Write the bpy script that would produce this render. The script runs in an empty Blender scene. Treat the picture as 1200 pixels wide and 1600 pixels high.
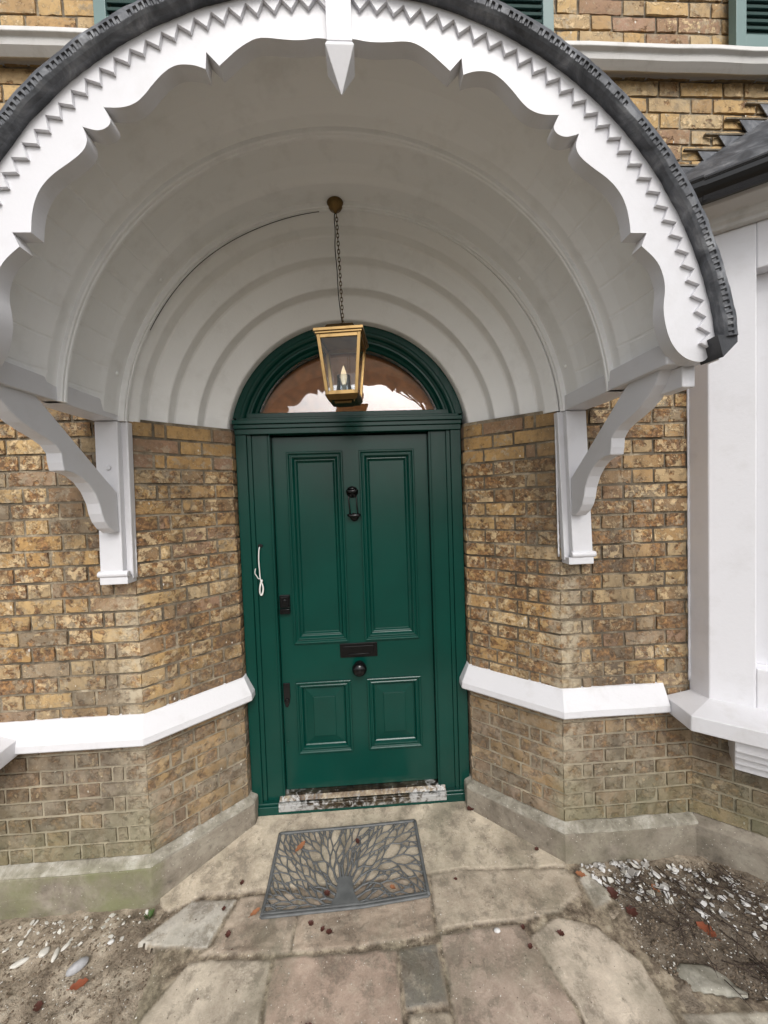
import bpy, math, random
import numpy as np
from mathutils import Vector, Matrix, noise
R=math.radians
random.seed(7)
scene=bpy.context.scene

# ------------------------------------------------------------------ camera
cam_d=bpy.data.cameras.new('camera'); cam=bpy.data.objects.new('camera',cam_d)
scene.collection.objects.link(cam); scene.camera=cam
cr=Vector((0.99817421,-0.04998406,-0.03390937)); cu=Vector((0.03559114,0.03314892,0.99881651)); cw=Vector((0.04880084,0.99819975,-0.03486738))
M=Matrix.Identity(4)
for i in range(3):
    M[i][0]=cr[i]; M[i][1]=cu[i]; M[i][2]=-cw[i]
M[0][3],M[1][3],M[2][3]=0.0801,-2.2308,1.8731
cam.matrix_world=M
cam_d.sensor_fit='VERTICAL'; cam_d.sensor_height=36.0; cam_d.lens=582.2171/1600*36.0
cam_d.clip_start=0.05; cam_d.clip_end=500

# ------------------------------------------------------------------ light
SUN_EL,SUN_AZ=R(43),R(8)          # sun veiled by cloud, in front of the facade
w=bpy.data.worlds.new('World'); scene.world=w; w.use_nodes=True
nt=w.node_tree; nt.nodes.clear()
out=nt.nodes.new('ShaderNodeOutputWorld'); bg=nt.nodes.new('ShaderNodeBackground')
sky=nt.nodes.new('ShaderNodeTexSky'); sky.sky_type='NISHITA'; sky.sun_disc=False
sky.sun_elevation=SUN_EL; sky.sun_rotation=math.pi-SUN_AZ; sky.air_density=1.0; sky.dust_density=4.0; sky.ozone_density=1.0
hs=nt.nodes.new('ShaderNodeHueSaturation'); hs.inputs['Saturation'].default_value=0.3
nt.links.new(sky.outputs[0],hs.inputs['Color']); nt.links.new(hs.outputs[0],bg.inputs[0]); nt.links.new(bg.outputs[0],out.inputs[0])
bg.inputs[1].default_value=0.15
sd=bpy.data.lights.new('sun','SUN'); sd.energy=0.95; sd.angle=R(20); sd.color=(1.0,0.97,0.94)
sun=bpy.data.objects.new('sun',sd); scene.collection.objects.link(sun)
sdir=Vector((math.sin(SUN_AZ)*math.cos(SUN_EL),-math.cos(SUN_AZ)*math.cos(SUN_EL),math.sin(SUN_EL)))
sun.rotation_euler=sdir.to_track_quat('Z','Y').to_euler()
scene.view_settings.view_transform='Standard'; scene.view_settings.look='None'
scene.view_settings.exposure=0.44; scene.view_settings.gamma=1.0
scene.render.engine='CYCLES'
scene.cycles.max_bounces=10; scene.cycles.diffuse_bounces=6; scene.cycles.caustics_reflective=False; scene.cycles.caustics_refractive=False

# ------------------------------------------------------------------ helpers
def link(o,parent=None):
    scene.collection.objects.link(o)
    if parent: o.parent=parent
    return o
def tag(o,label=None,cat=None,group=None,kind=None):
    if label: o['label']=label
    if cat: o['category']=cat
    if group: o['group']=group
    if kind: o['kind']=kind
    return o
def empty(name,loc=(0,0,0)):
    o=bpy.data.objects.new(name,None); link(o); o.location=loc; o.empty_display_size=.1
    return o
class MB:
    def __init__(s): s.v=[]; s.f=[]; s.a=[]; s.sm=[]
    def add(s,vs,fs,smooth=False,col=None):
        n=len(s.v); s.v+= [tuple(v) for v in vs]; s.f+=[tuple(i+n for i in f) for f in fs]; s.sm+=[smooth]*len(fs)
        s.a+=[col or (0,0,0,1)]*len(vs); return s
    def box(s,x0,x1,y0,y1,z0,z1,col=None):
        vs=[(x0,y0,z0),(x1,y0,z0),(x1,y1,z0),(x0,y1,z0),(x0,y0,z1),(x1,y0,z1),(x1,y1,z1),(x0,y1,z1)]
        return s.add(vs,[(0,3,2,1),(4,5,6,7),(0,1,5,4),(1,2,6,5),(2,3,7,6),(3,0,4,7)],col=col)
    def obox(s,c,ax,ay,az,col=None):   # centre and half-axis vectors
        c,ax,ay,az=map(Vector,(c,ax,ay,az)); vs=[]
        for k in (-1,1):
            for i,j in ((-1,-1),(1,-1),(1,1),(-1,1)): vs.append(c+ax*i+ay*j+az*k)
        return s.add(vs,[(0,3,2,1),(4,5,6,7),(0,1,5,4),(1,2,6,5),(2,3,7,6),(3,0,4,7)],col=col)
    def prism(s,poly,axis,a,b):        # poly of 2D points extruded along an axis ('x','y','z')
        def P(p,t): return {'x':(t,p[0],p[1]),'y':(p[0],t,p[1]),'z':(p[0],p[1],t)}[axis]
        n=len(poly); vs=[P(p,a) for p in poly]+[P(p,b) for p in poly]
        fs=[tuple(range(n)),tuple(range(2*n-1,n-1,-1))]+[(i,(i+1)%n,n+(i+1)%n,n+i) for i in range(n)]
        return s.add(vs,fs)
    def tube(s,pts,r,n=8,flat=1.0,cap=True):
        pts=[Vector(p) for p in pts]; vs=[]; fs=[]; m=len(pts)
        rr=r if isinstance(r,(list,tuple)) else [r]*m
        prev=None
        for i,p in enumerate(pts):
            t=(pts[min(i+1,m-1)]-pts[max(i-1,0)]).normalized()
            if prev is None:
                a=Vector((0,0,1)) if abs(t.z)<.9 else Vector((1,0,0)); u=t.cross(a).normalized()
            else: u=(prev-t*prev.dot(t)).normalized()
            prev=u; b=t.cross(u)
            for k in range(n):
                an=2*math.pi*k/n; vs.append(p+(u*math.cos(an)+b*math.sin(an)*flat)*rr[i])
        for i in range(m-1):
            for k in range(n): fs.append((i*n+k,i*n+(k+1)%n,(i+1)*n+(k+1)%n,(i+1)*n+k))
        if cap: fs+= [tuple(range(n-1,-1,-1)),tuple(range((m-1)*n,m*n))]
        return s.add(vs,fs,True)
    def lathe(s,prof,c,axis='y',n=24,sx=1.0):   # prof: (radius, along)
        c=Vector(c); vs=[]; fs=[]; m=len(prof)
        for r,t in prof:
            for k in range(n):
                a=2*math.pi*k/n; u,v=r*math.cos(a)*sx,r*math.sin(a)
                vs.append(c+Vector({'y':(u,t,v),'z':(u,v,t),'x':(t,u,v)}[axis]))
        for i in range(m-1):
            for k in range(n): fs.append((i*n+k,i*n+(k+1)%n,(i+1)*n+(k+1)%n,(i+1)*n+k))
        fs+=[tuple(range(n)),tuple(range(m*n-1,(m-1)*n-1,-1))]
        return s.add(vs,fs,True)
    def build(s,name,mat,parent=None,bevel=0,segs=2,recalc=True,loc=None,attr=False,ang=40):
        me=bpy.data.meshes.new(name)
        vs=s.v
        if loc: vs=[(v[0]-loc[0],v[1]-loc[1],v[2]-loc[2]) for v in s.v]
        me.from_pydata(vs,[],s.f); me.update()
        me.polygons.foreach_set('use_smooth',s.sm)
        if attr:
            at=me.color_attributes.new('bc','FLOAT_COLOR','POINT')
            at.data.foreach_set('color',np.array(s.a,dtype=np.float32).ravel())
        if recalc:
            import bmesh
            b=bmesh.new(); b.from_mesh(me); bmesh.ops.recalc_face_normals(b,faces=b.faces); b.to_mesh(me); b.free()
        o=bpy.data.objects.new(name,me); me.materials.append(mat); link(o,parent)
        if loc: o.location=loc
        if bevel:
            md=o.modifiers.new('bevel','BEVEL'); md.width=bevel; md.segments=segs; md.limit_method='ANGLE'; md.angle_limit=R(ang)
        return o
def sweep(mb,path,prof,closed=True,capends=True,smooth=False,wob=0,col=None):
    """prof: (offset outward, z). Outward is to the right of the path direction."""
    P=[Vector(p) for p in path]; rings=[]
    for i,p in enumerate(P):
        def nrm(a,b):
            d=(b-a).normalized(); return Vector((d.y,-d.x))
        if i==0: m=nrm(P[0],P[1])
        elif i==len(P)-1: m=nrm(P[-2],P[-1])
        else:
            n1,n2=nrm(P[i-1],p),nrm(p,P[i+1]); m=(n1+n2)/(1+n1.dot(n2))
        rings.append([(p.x+m.x*o,p.y+m.y*o,z) for o,z in prof])
    n=len(prof); vs=[]; fs=[]
    for r in rings: vs+=r
    if wob:
        vs=[(x+wob*noise.noise(Vector((x*5,y*5,z*5))),y+wob*noise.noise(Vector((x*5+9,y*5,z*5))),z+wob*noise.noise(Vector((x*4,y*5+7,z*5)))) for x,y,z in vs]
    for i in range(len(rings)-1):
        for k in range(n if closed else n-1):
            fs.append((i*n+k,i*n+(k+1)%n,(i+1)*n+(k+1)%n,(i+1)*n+k))
    if capends and closed: fs+=[tuple(range(n)),tuple(range((len(rings)-1)*n,len(rings)*n))]
    return mb.add(vs,fs,smooth,col)
def subdiv(path,step):
    out=[]
    for a,b in zip(path[:-1],path[1:]):
        L=math.dist(a,b); n=max(1,int(L/step))
        for i in range(n): out.append((a[0]+(b[0]-a[0])*i/n,a[1]+(b[1]-a[1])*i/n))
    return out+[path[-1]]
def revolve(mb,prof,cx,cz,zmin,n=96,closed=False,smooth=True,adj=None,amin=None):
    """arch: profile (radius, y) turned about a horizontal axis running in y; ends cut level at zmin"""
    vs=[]; fs=[]; m=len(prof)
    for r,y in prof:
        a0=math.asin(max(-.9,min(.99,(zmin-cz)/r))) if amin is None else amin
        for k in range(n+1):
            a=a0+(math.pi-2*a0)*k/n
            rr=r+(adj(r,y,a) if adj else 0)
            vs.append((cx+rr*math.cos(a),y,cz+rr*math.sin(a)))
    for i in range(m if closed else m-1):
        j=(i+1)%m
        for k in range(n): fs.append((i*(n+1)+k,i*(n+1)+k+1,j*(n+1)+k+1,j*(n+1)+k))
    if closed: fs+=[tuple(i*(n+1) for i in range(m)),tuple(i*(n+1)+n for i in range(m))]
    return mb.add(vs,fs,smooth)

# ------------------------------------------------------------------ materials
def mat(name):
    m=bpy.data.materials.new(name); m.use_nodes=True; nt=m.node_tree
    return m,nt,nt.nodes['Principled BSDF']
def N(nt,t,**kw):
    n=nt.nodes.new(t)
    for k,v in kw.items():
        if k in n.inputs: n.inputs[k].default_value=v
        else: setattr(n,k,v)
    return n
def L(nt,a,b): nt.links.new(a,b)
def tex(nt,scale,detail=4,rough=.55,vec=None,dist=0.0):
    n=N(nt,'ShaderNodeTexNoise',Scale=scale,Detail=detail,Roughness=rough,Distortion=dist)
    if vec is not None: L(nt,vec,n.inputs['Vector'])
    return n.outputs['Fac']
def ramp(nt,fac,stops,interp='LINEAR'):
    r=nt.nodes.new('ShaderNodeValToRGB'); r.color_ramp.interpolation=interp; e=r.color_ramp.elements
    while len(e)<len(stops): e.new(.5)
    for q,(p,c) in zip(e,stops): q.position=p; q.color=(*c,1) if len(c)==3 else c
    L(nt,fac,r.inputs[0]); return r.outputs[0]
def mask(nt,fac,a,b):
    m=N(nt,'ShaderNodeMapRange'); m.inputs['From Min'].default_value=a; m.inputs['From Max'].default_value=b
    L(nt,fac,m.inputs['Value']); return m.outputs[0]
def mix(nt,f,a,b,mode='MIX'):
    m=nt.nodes.new('ShaderNodeMix'); m.data_type='RGBA'; m.blend_type=mode
    for s,v in ((0,f),(6,a),(7,b)):
        if isinstance(v,(int,float)): m.inputs[s].default_value=v
        elif isinstance(v,tuple): m.inputs[s].default_value=(*v,1)
        else: L(nt,v,m.inputs[s])
    return m.outputs[2]
def math_(nt,op,a,b=0.0):
    m=nt.nodes.new('ShaderNodeMath'); m.operation=op; m.use_clamp=False
    for s,v in ((0,a),(1,b)):
        if isinstance(v,(int,float)): m.inputs[s].default_value=v
        else: L(nt,v,m.inputs[s])
    return m.outputs[0]
def bump(nt,bs,h,strength=.4,dist=.004,prev=None):
    b=N(nt,'ShaderNodeBump',Strength=strength,Distance=dist); L(nt,h,b.inputs['Height'])
    if prev is not None: L(nt,prev,b.inputs['Normal'])
    L(nt,b.outputs[0],bs.inputs['Normal']); return b.outputs[0]
def geo(nt): return nt.nodes.new('ShaderNodeNewGeometry').outputs['Position']
def sepz(nt,v):
    s=nt.nodes.new('ShaderNodeSeparateXYZ'); L(nt,v,s.inputs[0]); return s.outputs

def paint(name,col,rough=.45,dirt=.06,bs_=.25,dirtcol=(.30,.27,.22),wave=.15):
    m,nt,b=mat(name); p=geo(nt)
    d=mask(nt,tex(nt,9,6,.65,p),.52,.75)
    fine=mask(nt,tex(nt,2.2,3,.5,p),.3,.75)
    c=mix(nt,math_(nt,'MULTIPLY',fine,.10),col,tuple(x*.86 for x in col))
    c=mix(nt,math_(nt,'MULTIPLY',d,dirt),c,dirtcol)
    L(nt,c,b.inputs['Base Color'])
    L(nt,math_(nt,'ADD',math_(nt,'MULTIPLY',tex(nt,14,3,.5,p),.25),rough-.12),b.inputs['Roughness'])
    b1=bump(nt,b,tex(nt,5,3,.5,p),wave,.004)
    bump(nt,b,tex(nt,70,4,.6,p),bs_,.0015,b1)
    return m
M_white=paint('white gloss paint',(.68,.68,.705),.38,.12)
M_lining=paint('white board paint',(.86,.865,.86),.5,.16)
M_plaster=paint('cream plaster',(.84,.84,.825),.6,.14,.6,wave=.45)
M_stucco=paint('white masonry paint',(.77,.77,.80),.55,.12,.35)
M_course=paint('painted stone course',(.65,.65,.67),.5,.22,.5,wave=.3)
M_oldwhite=paint('weathered white moulding',(.62,.61,.59),.6,.5,.5,dirtcol=(.36,.34,.30))

def gloss(name,col,rough=.22,coat=.6,bstr=.12,scale=30):
    m,nt,b=mat(name); p=geo(nt)
    c=mix(nt,mask(nt,tex(nt,3,3,.5,p),.35,.7),col,tuple(x*.82 for x in col))
    L(nt,c,b.inputs['Base Color']); b.inputs['Roughness'].default_value=rough
    b.inputs['Coat Weight'].default_value=coat; b.inputs['Coat Roughness'].default_value=.12
    mp=N(nt,'ShaderNodeMapping'); mp.inputs['Scale'].default_value=(1,1,.12); L(nt,p,mp.inputs[0])
    bump(nt,b,tex(nt,scale,3,.5,mp.outputs[0]),bstr,.003)
    return m
M_green=gloss('dark green gloss paint',(.0002,.041,.030),.24,.03,.25)
M_black=gloss('black gloss metal',(.003,.003,.0035),.16,.0,.05)
M_black.node_tree.nodes['Principled BSDF'].inputs['Specular IOR Level'].default_value=.35
M_green.node_tree.nodes['Principled BSDF'].inputs['Specular IOR Level'].default_value=.32
M_gutter=gloss('black gutter paint',(.005,.005,.006),.2,.0,.05)
M_shutter=gloss('grey green shutter paint',(.12,.20,.19),.5,.1)
def metal(name,col,rough,dark=(.05,.035,.015),bstr=.1):
    m,nt,b=mat(name); p=geo(nt)
    L(nt,mix(nt,mask(nt,tex(nt,25,4,.6,p),.5,.8),col,tuple(x*.55 for x in col)),b.inputs['Base Color'])
    b.inputs['Metallic'].default_value=1; b.inputs['Roughness'].default_value=rough
    bump(nt,b,tex(nt,60,3,.5,p),bstr,.001); return m
M_brass=metal('antique brass',(.36,.235,.10),.3)
M_brassd=metal('dark shaded brass',(.15,.095,.038),.35)  # darker copy of the brass; shade on lantern roof and base is in its colour
M_chain=metal('dark bronze',(.10,.065,.035),.45)
def simple(name,col,rough=.6,**kw):
    m,nt,b=mat(name); p=geo(nt)
    L(nt,mix(nt,mask(nt,tex(nt,22,4,.6,p),.35,.7),col,tuple(x*.65 for x in col)),b.inputs['Base Color']); b.inputs['Roughness'].default_value=rough
    bump(nt,b,tex(nt,90,3,.6,p),.3,.0015)
    for k,v in kw.items(): b.inputs[k].default_value=v
    return m
M_dark=simple('dark void',(.02,.015,.012),.8)
M_wire=simple('white cable sheath',(.78,.77,.74),.4)
M_backing=simple('terracotta blind',(.80,.32,.12),.8)
M_candle=simple('ivory candle sleeve',(.75,.70,.58),.5)
M_mat=simple('dark cast rubber',(.12,.125,.125),.55)
M_hole=simple('black hole',(.004,.004,.004),.9)
M_lead=None
def lead():
    m,nt,b=mat('weathered lead'); p=geo(nt)
    c=ramp(nt,tex(nt,11,6,.65,p,.6),[(.32,(.030,.032,.036)),(.5,(.085,.09,.10)),(.62,(.16,.165,.175)),(.75,(.30,.31,.32))])
    L(nt,c,b.inputs['Base Color']); b.inputs['Metallic'].default_value=.35; b.inputs['Roughness'].default_value=.5
    b1=bump(nt,b,tex(nt,18,3,.5,p),.5,.008); bump(nt,b,tex(nt,90,4,.6,p),.3,.002,b1); return m
M_lead=lead()
M_leadd=simple('dark folded lead',(.035,.036,.04),.45)
def glassmat(name,refl,tint=(1,1,1)):
    m=bpy.data.materials.new(name); m.use_nodes=True; nt=m.node_tree; nt.nodes.clear()
    o=nt.nodes.new('ShaderNodeOutputMaterial'); t=N(nt,'ShaderNodeBsdfTransparent'); t.inputs[0].default_value=(*tint,1)
    g=N(nt,'ShaderNodeBsdfGlossy',Roughness=.01); fr=N(nt,'ShaderNodeFresnel',IOR=1.5)
    f=math_(nt,'ADD',math_(nt,'MULTIPLY',fr.outputs[0],1.0),refl)
    p=geo(nt); bp=N(nt,'ShaderNodeBump',Strength=.08,Distance=.01); L(nt,tex(nt,5,2,.5,p),bp.inputs['Height']); L(nt,bp.outputs[0],g.inputs['Normal'])
    ms=nt.nodes.new('ShaderNodeMixShader'); L(nt,f,ms.inputs[0]); L(nt,t.outputs[0],ms.inputs[1]); L(nt,g.outputs[0],ms.inputs[2]); L(nt,ms.outputs[0],o.inputs[0])
    return m
M_glass=glassmat('fanlight glass',.11)
M_lglass=glassmat('lantern glass',.0,(.88,.91,.93))
M_winglass=glassmat('window glass',.06)

def brick():
    m,nt,b=mat('worn stock brick'); p=geo(nt)
    at=nt.nodes.new('ShaderNodeAttribute'); at.attribute_name='bc'
    s=nt.nodes.new('ShaderNodeSeparateColor'); L(nt,at.outputs['Color'],s.inputs[0]); hue,tone,sp=s.outputs
    # sp: how far spalled / region; tone: lightness; hue: palette
    off=nt.nodes.new('ShaderNodeVectorMath'); off.operation='ADD'
    cx=nt.nodes.new('ShaderNodeCombineXYZ'); L(nt,math_(nt,'MULTIPLY',hue,17.3),cx.inputs[0]); L(nt,math_(nt,'MULTIPLY',tone,11.1),cx.inputs[2])
    L(nt,p,off.inputs[0]); L(nt,cx.outputs[0],off.inputs[1]); q=off.outputs[0]
    hue2=hue; base=ramp(nt,hue,[(0,(.54,.37,.17)),(.18,(.46,.275,.10)),(.34,(.40,.26,.125)),(.50,(.50,.375,.21)),(.64,(.25,.155,.08)),(.76,(.33,.20,.13)),(.88,(.30,.24,.16)),(1,(.17,.125,.085))])
    n1=tex(nt,20,6,.62,q,.15); n2=tex(nt,50,5,.6,q,.4); n3=tex(nt,12,4,.6,q)
    c=mix(nt,mask(nt,n3,.35,.7),base,mix(nt,.5,base,(.30,.19,.09)))
    # dark brown broken face
    thr=math_(nt,'SUBTRACT',.71,math_(nt,'MULTIPLY',sp,.30))
    spm=mask(nt,math_(nt,'SUBTRACT',n1,thr),-.05,.04)
    core=ramp(nt,n2,[(.3,(.06,.032,.016)),(.48,(.19,.10,.043)),(.64,(.42,.23,.09))])
    c=mix(nt,spm,c,core)
    # pale crust left on the face
    thr2=math_(nt,'SUBTRACT',.74,math_(nt,'MULTIPLY',tone,.25))
    n4=tex(nt,26,7,.66,q,.1)
    crm=mask(nt,math_(nt,'SUBTRACT',n4,thr2),-.03,.03)
    c=mix(nt,math_(nt,'MULTIPLY',crm,.85),c,(.66,.49,.28))
    # mortar smeared over the faces
    smr=mask(nt,tex(nt,30,7,.66,p,.1),.52,.58)
    reg=mask(nt,tex(nt,3.2,4,.6,p),.42,.58)
    wh=math_(nt,'MULTIPLY',math_(nt,'MULTIPLY',smr,reg),.70)
    c=mix(nt,wh,c,ramp(nt,tex(nt,12,5,.6,p),[(.35,(.22,.18,.125)),(.52,(.36,.30,.21)),(.68,(.52,.45,.33))]))
    # soot patches
    sm_=N(nt,'ShaderNodeMapping'); sm_.inputs['Scale'].default_value=(1,1,.30); L(nt,p,sm_.inputs[0])
    zz=sepz(nt,p); so=math_(nt,'MULTIPLY',mask(nt,tex(nt,3.4,6,.66,sm_.outputs[0]),.41,.60),mask(nt,zz[2],2.9,2.5))
    so2=mask(nt,tex(nt,38,5,.7,p),.50,.72)
    c=mix(nt,math_(nt,'MULTIPLY',so,.82),c,mix(nt,.32,(.070,.056,.040),c))
    c=mix(nt,math_(nt,'MULTIPLY',so2,.50),c,(.06,.042,.028))
    # specks
    vo=nt.nodes.new('ShaderNodeTexVoronoi'); vo.inputs['Scale'].default_value=65; L(nt,p,vo.inputs['Vector'])
    spk=math_(nt,'LESS_THAN',vo.outputs['Distance'],.13)
    c=mix(nt,math_(nt,'MULTIPLY',spk,.5),c,mix(nt,tex(nt,9,2,.5,p),(.04,.03,.02),(.75,.70,.6)))
    zs_=sepz(nt,p); ax_=math_(nt,'ABSOLUTE',zs_[0])
    stn=math_(nt,'MULTIPLY',math_(nt,'MULTIPLY',mask(nt,ax_,1.24,1.10),mask(nt,ax_,1.0,1.05)),mask(nt,zs_[2],1.60,1.40))
    stn=math_(nt,'MULTIPLY',stn,mask(nt,tex(nt,18,6,.7,p),.40,.56))
    c=mix(nt,math_(nt,'MULTIPLY',stn,.75),c,(.50,.43,.31))
    vw=nt.nodes.new('ShaderNodeTexVoronoi'); vw.inputs['Scale'].default_value=15; mw=N(nt,'ShaderNodeMapping'); mw.inputs['Scale'].default_value=(1.3,1.3,.7); L(nt,p,mw.inputs[0]); L(nt,mw.outputs[0],vw.inputs['Vector'])
    fk=math_(nt,'MULTIPLY',math_(nt,'LESS_THAN',vw.outputs['Distance'],.075),mask(nt,tex(nt,6,3,.5,p),.52,.54))
    c=mix(nt,math_(nt,'MULTIPLY',fk,.85),c,(.66,.63,.56))
    # low courses: greyer with lime and green algae on the left
    z=sepz(nt,p)
    low=mask(nt,math_(nt,'ADD',z[2],math_(nt,'MULTIPLY',tex(nt,4,4,.6,p),.5)),1.25,.75)
    c=mix(nt,math_(nt,'MULTIPLY',low,math_(nt,'ADD',.22,math_(nt,'MULTIPLY',tex(nt,9,5,.6,p),.3))),c,mix(nt,mask(nt,tex(nt,13,5,.65,p),.42,.6),(.13,.115,.085),(.36,.32,.25)))
    alg=math_(nt,'MULTIPLY',mask(nt,math_(nt,'ADD',z[2],math_(nt,'MULTIPLY',tex(nt,5,4,.6,p),.45)),.72,.35),mask(nt,z[1],-.33,-.38))
    c=mix(nt,math_(nt,'MULTIPLY',alg,.45),c,(.16,.17,.085))
    L(nt,c,b.inputs['Base Color']); b.inputs['Roughness'].default_value=.85
    h=math_(nt,'ADD',math_(nt,'MULTIPLY',n2,.5),math_(nt,'SUBTRACT',math_(nt,'MULTIPLY',crm,.5),math_(nt,'MULTIPLY',spm,.9)))
    b1=bump(nt,b,h,.8,.006); bump(nt,b,tex(nt,160,4,.7,p),.45,.002,b1)
    return m
M_brick=brick()
def mortar():
    m,nt,b=mat('lime mortar'); p=geo(nt)
    c=ramp(nt,tex(nt,7,6,.65,p),[(.3,(.07,.058,.042)),(.46,(.145,.12,.085)),(.58,(.27,.225,.16)),(.70,(.46,.39,.28))])
    c=mix(nt,math_(nt,'MULTIPLY',mask(nt,tex(nt,42,5,.7,p),.5,.7),.6),c,(.09,.07,.05))
    z=sepz(nt,p)
    c=mix(nt,math_(nt,'MULTIPLY',mask(nt,math_(nt,'ADD',z[2],math_(nt,'MULTIPLY',tex(nt,4,4,.6,p),.5)),1.25,.75),.55),c,(.44,.39,.29))
    alg=math_(nt,'MULTIPLY',mask(nt,math_(nt,'ADD',z[2],math_(nt,'MULTIPLY',tex(nt,5,4,.6,p),.45)),.72,.35),mask(nt,z[1],-.33,-.38))
    c=mix(nt,math_(nt,'MULTIPLY',alg,.3),c,(.20,.21,.11))
    L(nt,c,b.inputs['Base Color']); b.inputs['Roughness'].default_value=.95
    b1=bump(nt,b,tex(nt,30,5,.65,p),.9,.008); bump(nt,b,tex(nt,140,3,.7,p),.6,.002,b1); return m
M_mortar=mortar()
def stone(name,cols,alg=0.0,edge=None,sc=6):
    m,nt,b=mat(name); p=geo(nt)
    c=ramp(nt,tex(nt,sc,7,.68,p,.4),[(.30,cols[0]),(.5,cols[1]),(.70,cols[2])])
    c=mix(nt,math_(nt,'MULTIPLY',mask(nt,tex(nt,48,5,.7,p),.52,.75),.5),c,tuple(x*.4 for x in cols[0]))
    vo=nt.nodes.new('ShaderNodeTexVoronoi'); vo.inputs['Scale'].default_value=48; L(nt,p,vo.inputs['Vector'])
    c=mix(nt,math_(nt,'MULTIPLY',math_(nt,'LESS_THAN',vo.outputs['Distance'],.10),.6),c,(.65,.62,.55))
    if alg:
        z=sepz(nt,p)
        a=math_(nt,'MULTIPLY',math_(nt,'MULTIPLY',mask(nt,tex(nt,4,5,.6,p),.38,.6),mask(nt,z[1],-.38,-.42)),mask(nt,z[0],1.9,-.9))
        c=mix(nt,math_(nt,'MULTIPLY',a,alg),c,(.17,.18,.085))
    L(nt,c,b.inputs['Base Color']); b.inputs['Roughness'].default_value=.85
    b1=bump(nt,b,tex(nt,14,5,.6,p,.5),.6,.008); bump(nt,b,tex(nt,110,4,.7,p),.5,.002,b1); return m
M_plinth=stone('rendered plinth',((.10,.085,.065),(.22,.19,.15),(.33,.30,.24)),.8,sc=5)
M_cap=stone('pale plinth weathering',((.14,.125,.095),(.28,.26,.21),(.48,.46,.41)),.25,sc=10)
def slab():
    m,nt,b=mat('sandstone paving'); p=geo(nt)
    at=nt.nodes.new('ShaderNodeAttribute'); at.attribute_name='bc'
    n=tex(nt,4,9,.72,p,.2); n2=tex(nt,22,8,.74,p,.2)
    c=mix(nt,mask(nt,n,.35,.72),mix(nt,.70,at.outputs['Color'],(.12,.09,.065)),at.outputs['Color'])
    c=mix(nt,math_(nt,'MULTIPLY',mask(nt,n2,.50,.64),.75),c,mix(nt,.6,c,(.62,.55,.44)))
    c=mix(nt,math_(nt,'MULTIPLY',mask(nt,tex(nt,11,9,.74,p,.1),.49,.60),.85),c,mix(nt,.65,c,(.10,.08,.06)))
    jn=ramp(nt,tex(nt,20,8,.75,p),[(.34,(.05,.038,.027)),(.47,(.17,.135,.10)),(.57,(.34,.285,.21)),(.70,(.50,.44,.34))])
    c=mix(nt,at.outputs['Alpha'],jn,c)
    st=mask(nt,tex(nt,3.1,5,.6,p),.50,.66)
    c=mix(nt,math_(nt,'MULTIPLY',st,.45),c,(.15,.145,.10))
    vo=nt.nodes.new('ShaderNodeTexVoronoi'); vo.inputs['Scale'].default_value=30; L(nt,p,vo.inputs['Vector'])
    c=mix(nt,math_(nt,'MULTIPLY',math_(nt,'LESS_THAN',vo.outputs['Distance'],.07),.7),c,(.06,.045,.03))
    vo2=nt.nodes.new('ShaderNodeTexVoronoi'); vo2.inputs['Scale'].default_value=44; L(nt,p,vo2.inputs['Vector'])
    c=mix(nt,math_(nt,'MULTIPLY',math_(nt,'LESS_THAN',vo2.outputs['Distance'],.07),.8),c,(.75,.71,.62))
    L(nt,c,b.inputs['Base Color']); L(nt,mask(nt,n2,.1,1.3),b.inputs['Roughness']); b.inputs['Specular IOR Level'].default_value=.4
    mp=N(nt,'ShaderNodeMapping'); mp.inputs['Scale'].default_value=(1,2.6,1); mp.inputs['Rotation'].default_value=(0,0,.35); L(nt,p,mp.inputs[0])
    rip=tex(nt,7,6,.6,mp.outputs[0],1.6)
    b1=bump(nt,b,rip,.16,.010); b2=bump(nt,b,n2,.6,.005,b1); bump(nt,b,tex(nt,120,4,.7,p),.5,.0015,b2)
    return m
M_slab=slab()
def soilmat():
    m,nt,b=mat('bare soil and grit'); p=geo(nt)
    c=ramp(nt,tex(nt,6,8,.7,p,.5),[(.30,(.07,.05,.036)),(.44,(.20,.16,.115)),(.55,(.36,.30,.225)),(.70,(.50,.44,.35))])
    x=sepz(nt,p)
    wet=math_(nt,'MULTIPLY',mask(nt,x[0],1.05,1.35),mask(nt,x[1],-.45,-.55))
    c=mix(nt,math_(nt,'MULTIPLY',wet,.55),c,(.045,.030,.022))
    c=mix(nt,math_(nt,'MULTIPLY',mask(nt,tex(nt,60,4,.7,p),.5,.7),.5),c,(.05,.04,.03))
    far=mask(nt,x[1],-2.2,-4.5)
    c=mix(nt,far,c,(.19,.175,.145))
    L(nt,c,b.inputs['Base Color']); b.inputs['Roughness'].default_value=.9
    b1=bump(nt,b,tex(nt,22,6,.7,p),1.0,.018); bump(nt,b,tex(nt,110,4,.7,p),.7,.004,b1); return m
M_soil=soilmat()
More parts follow.
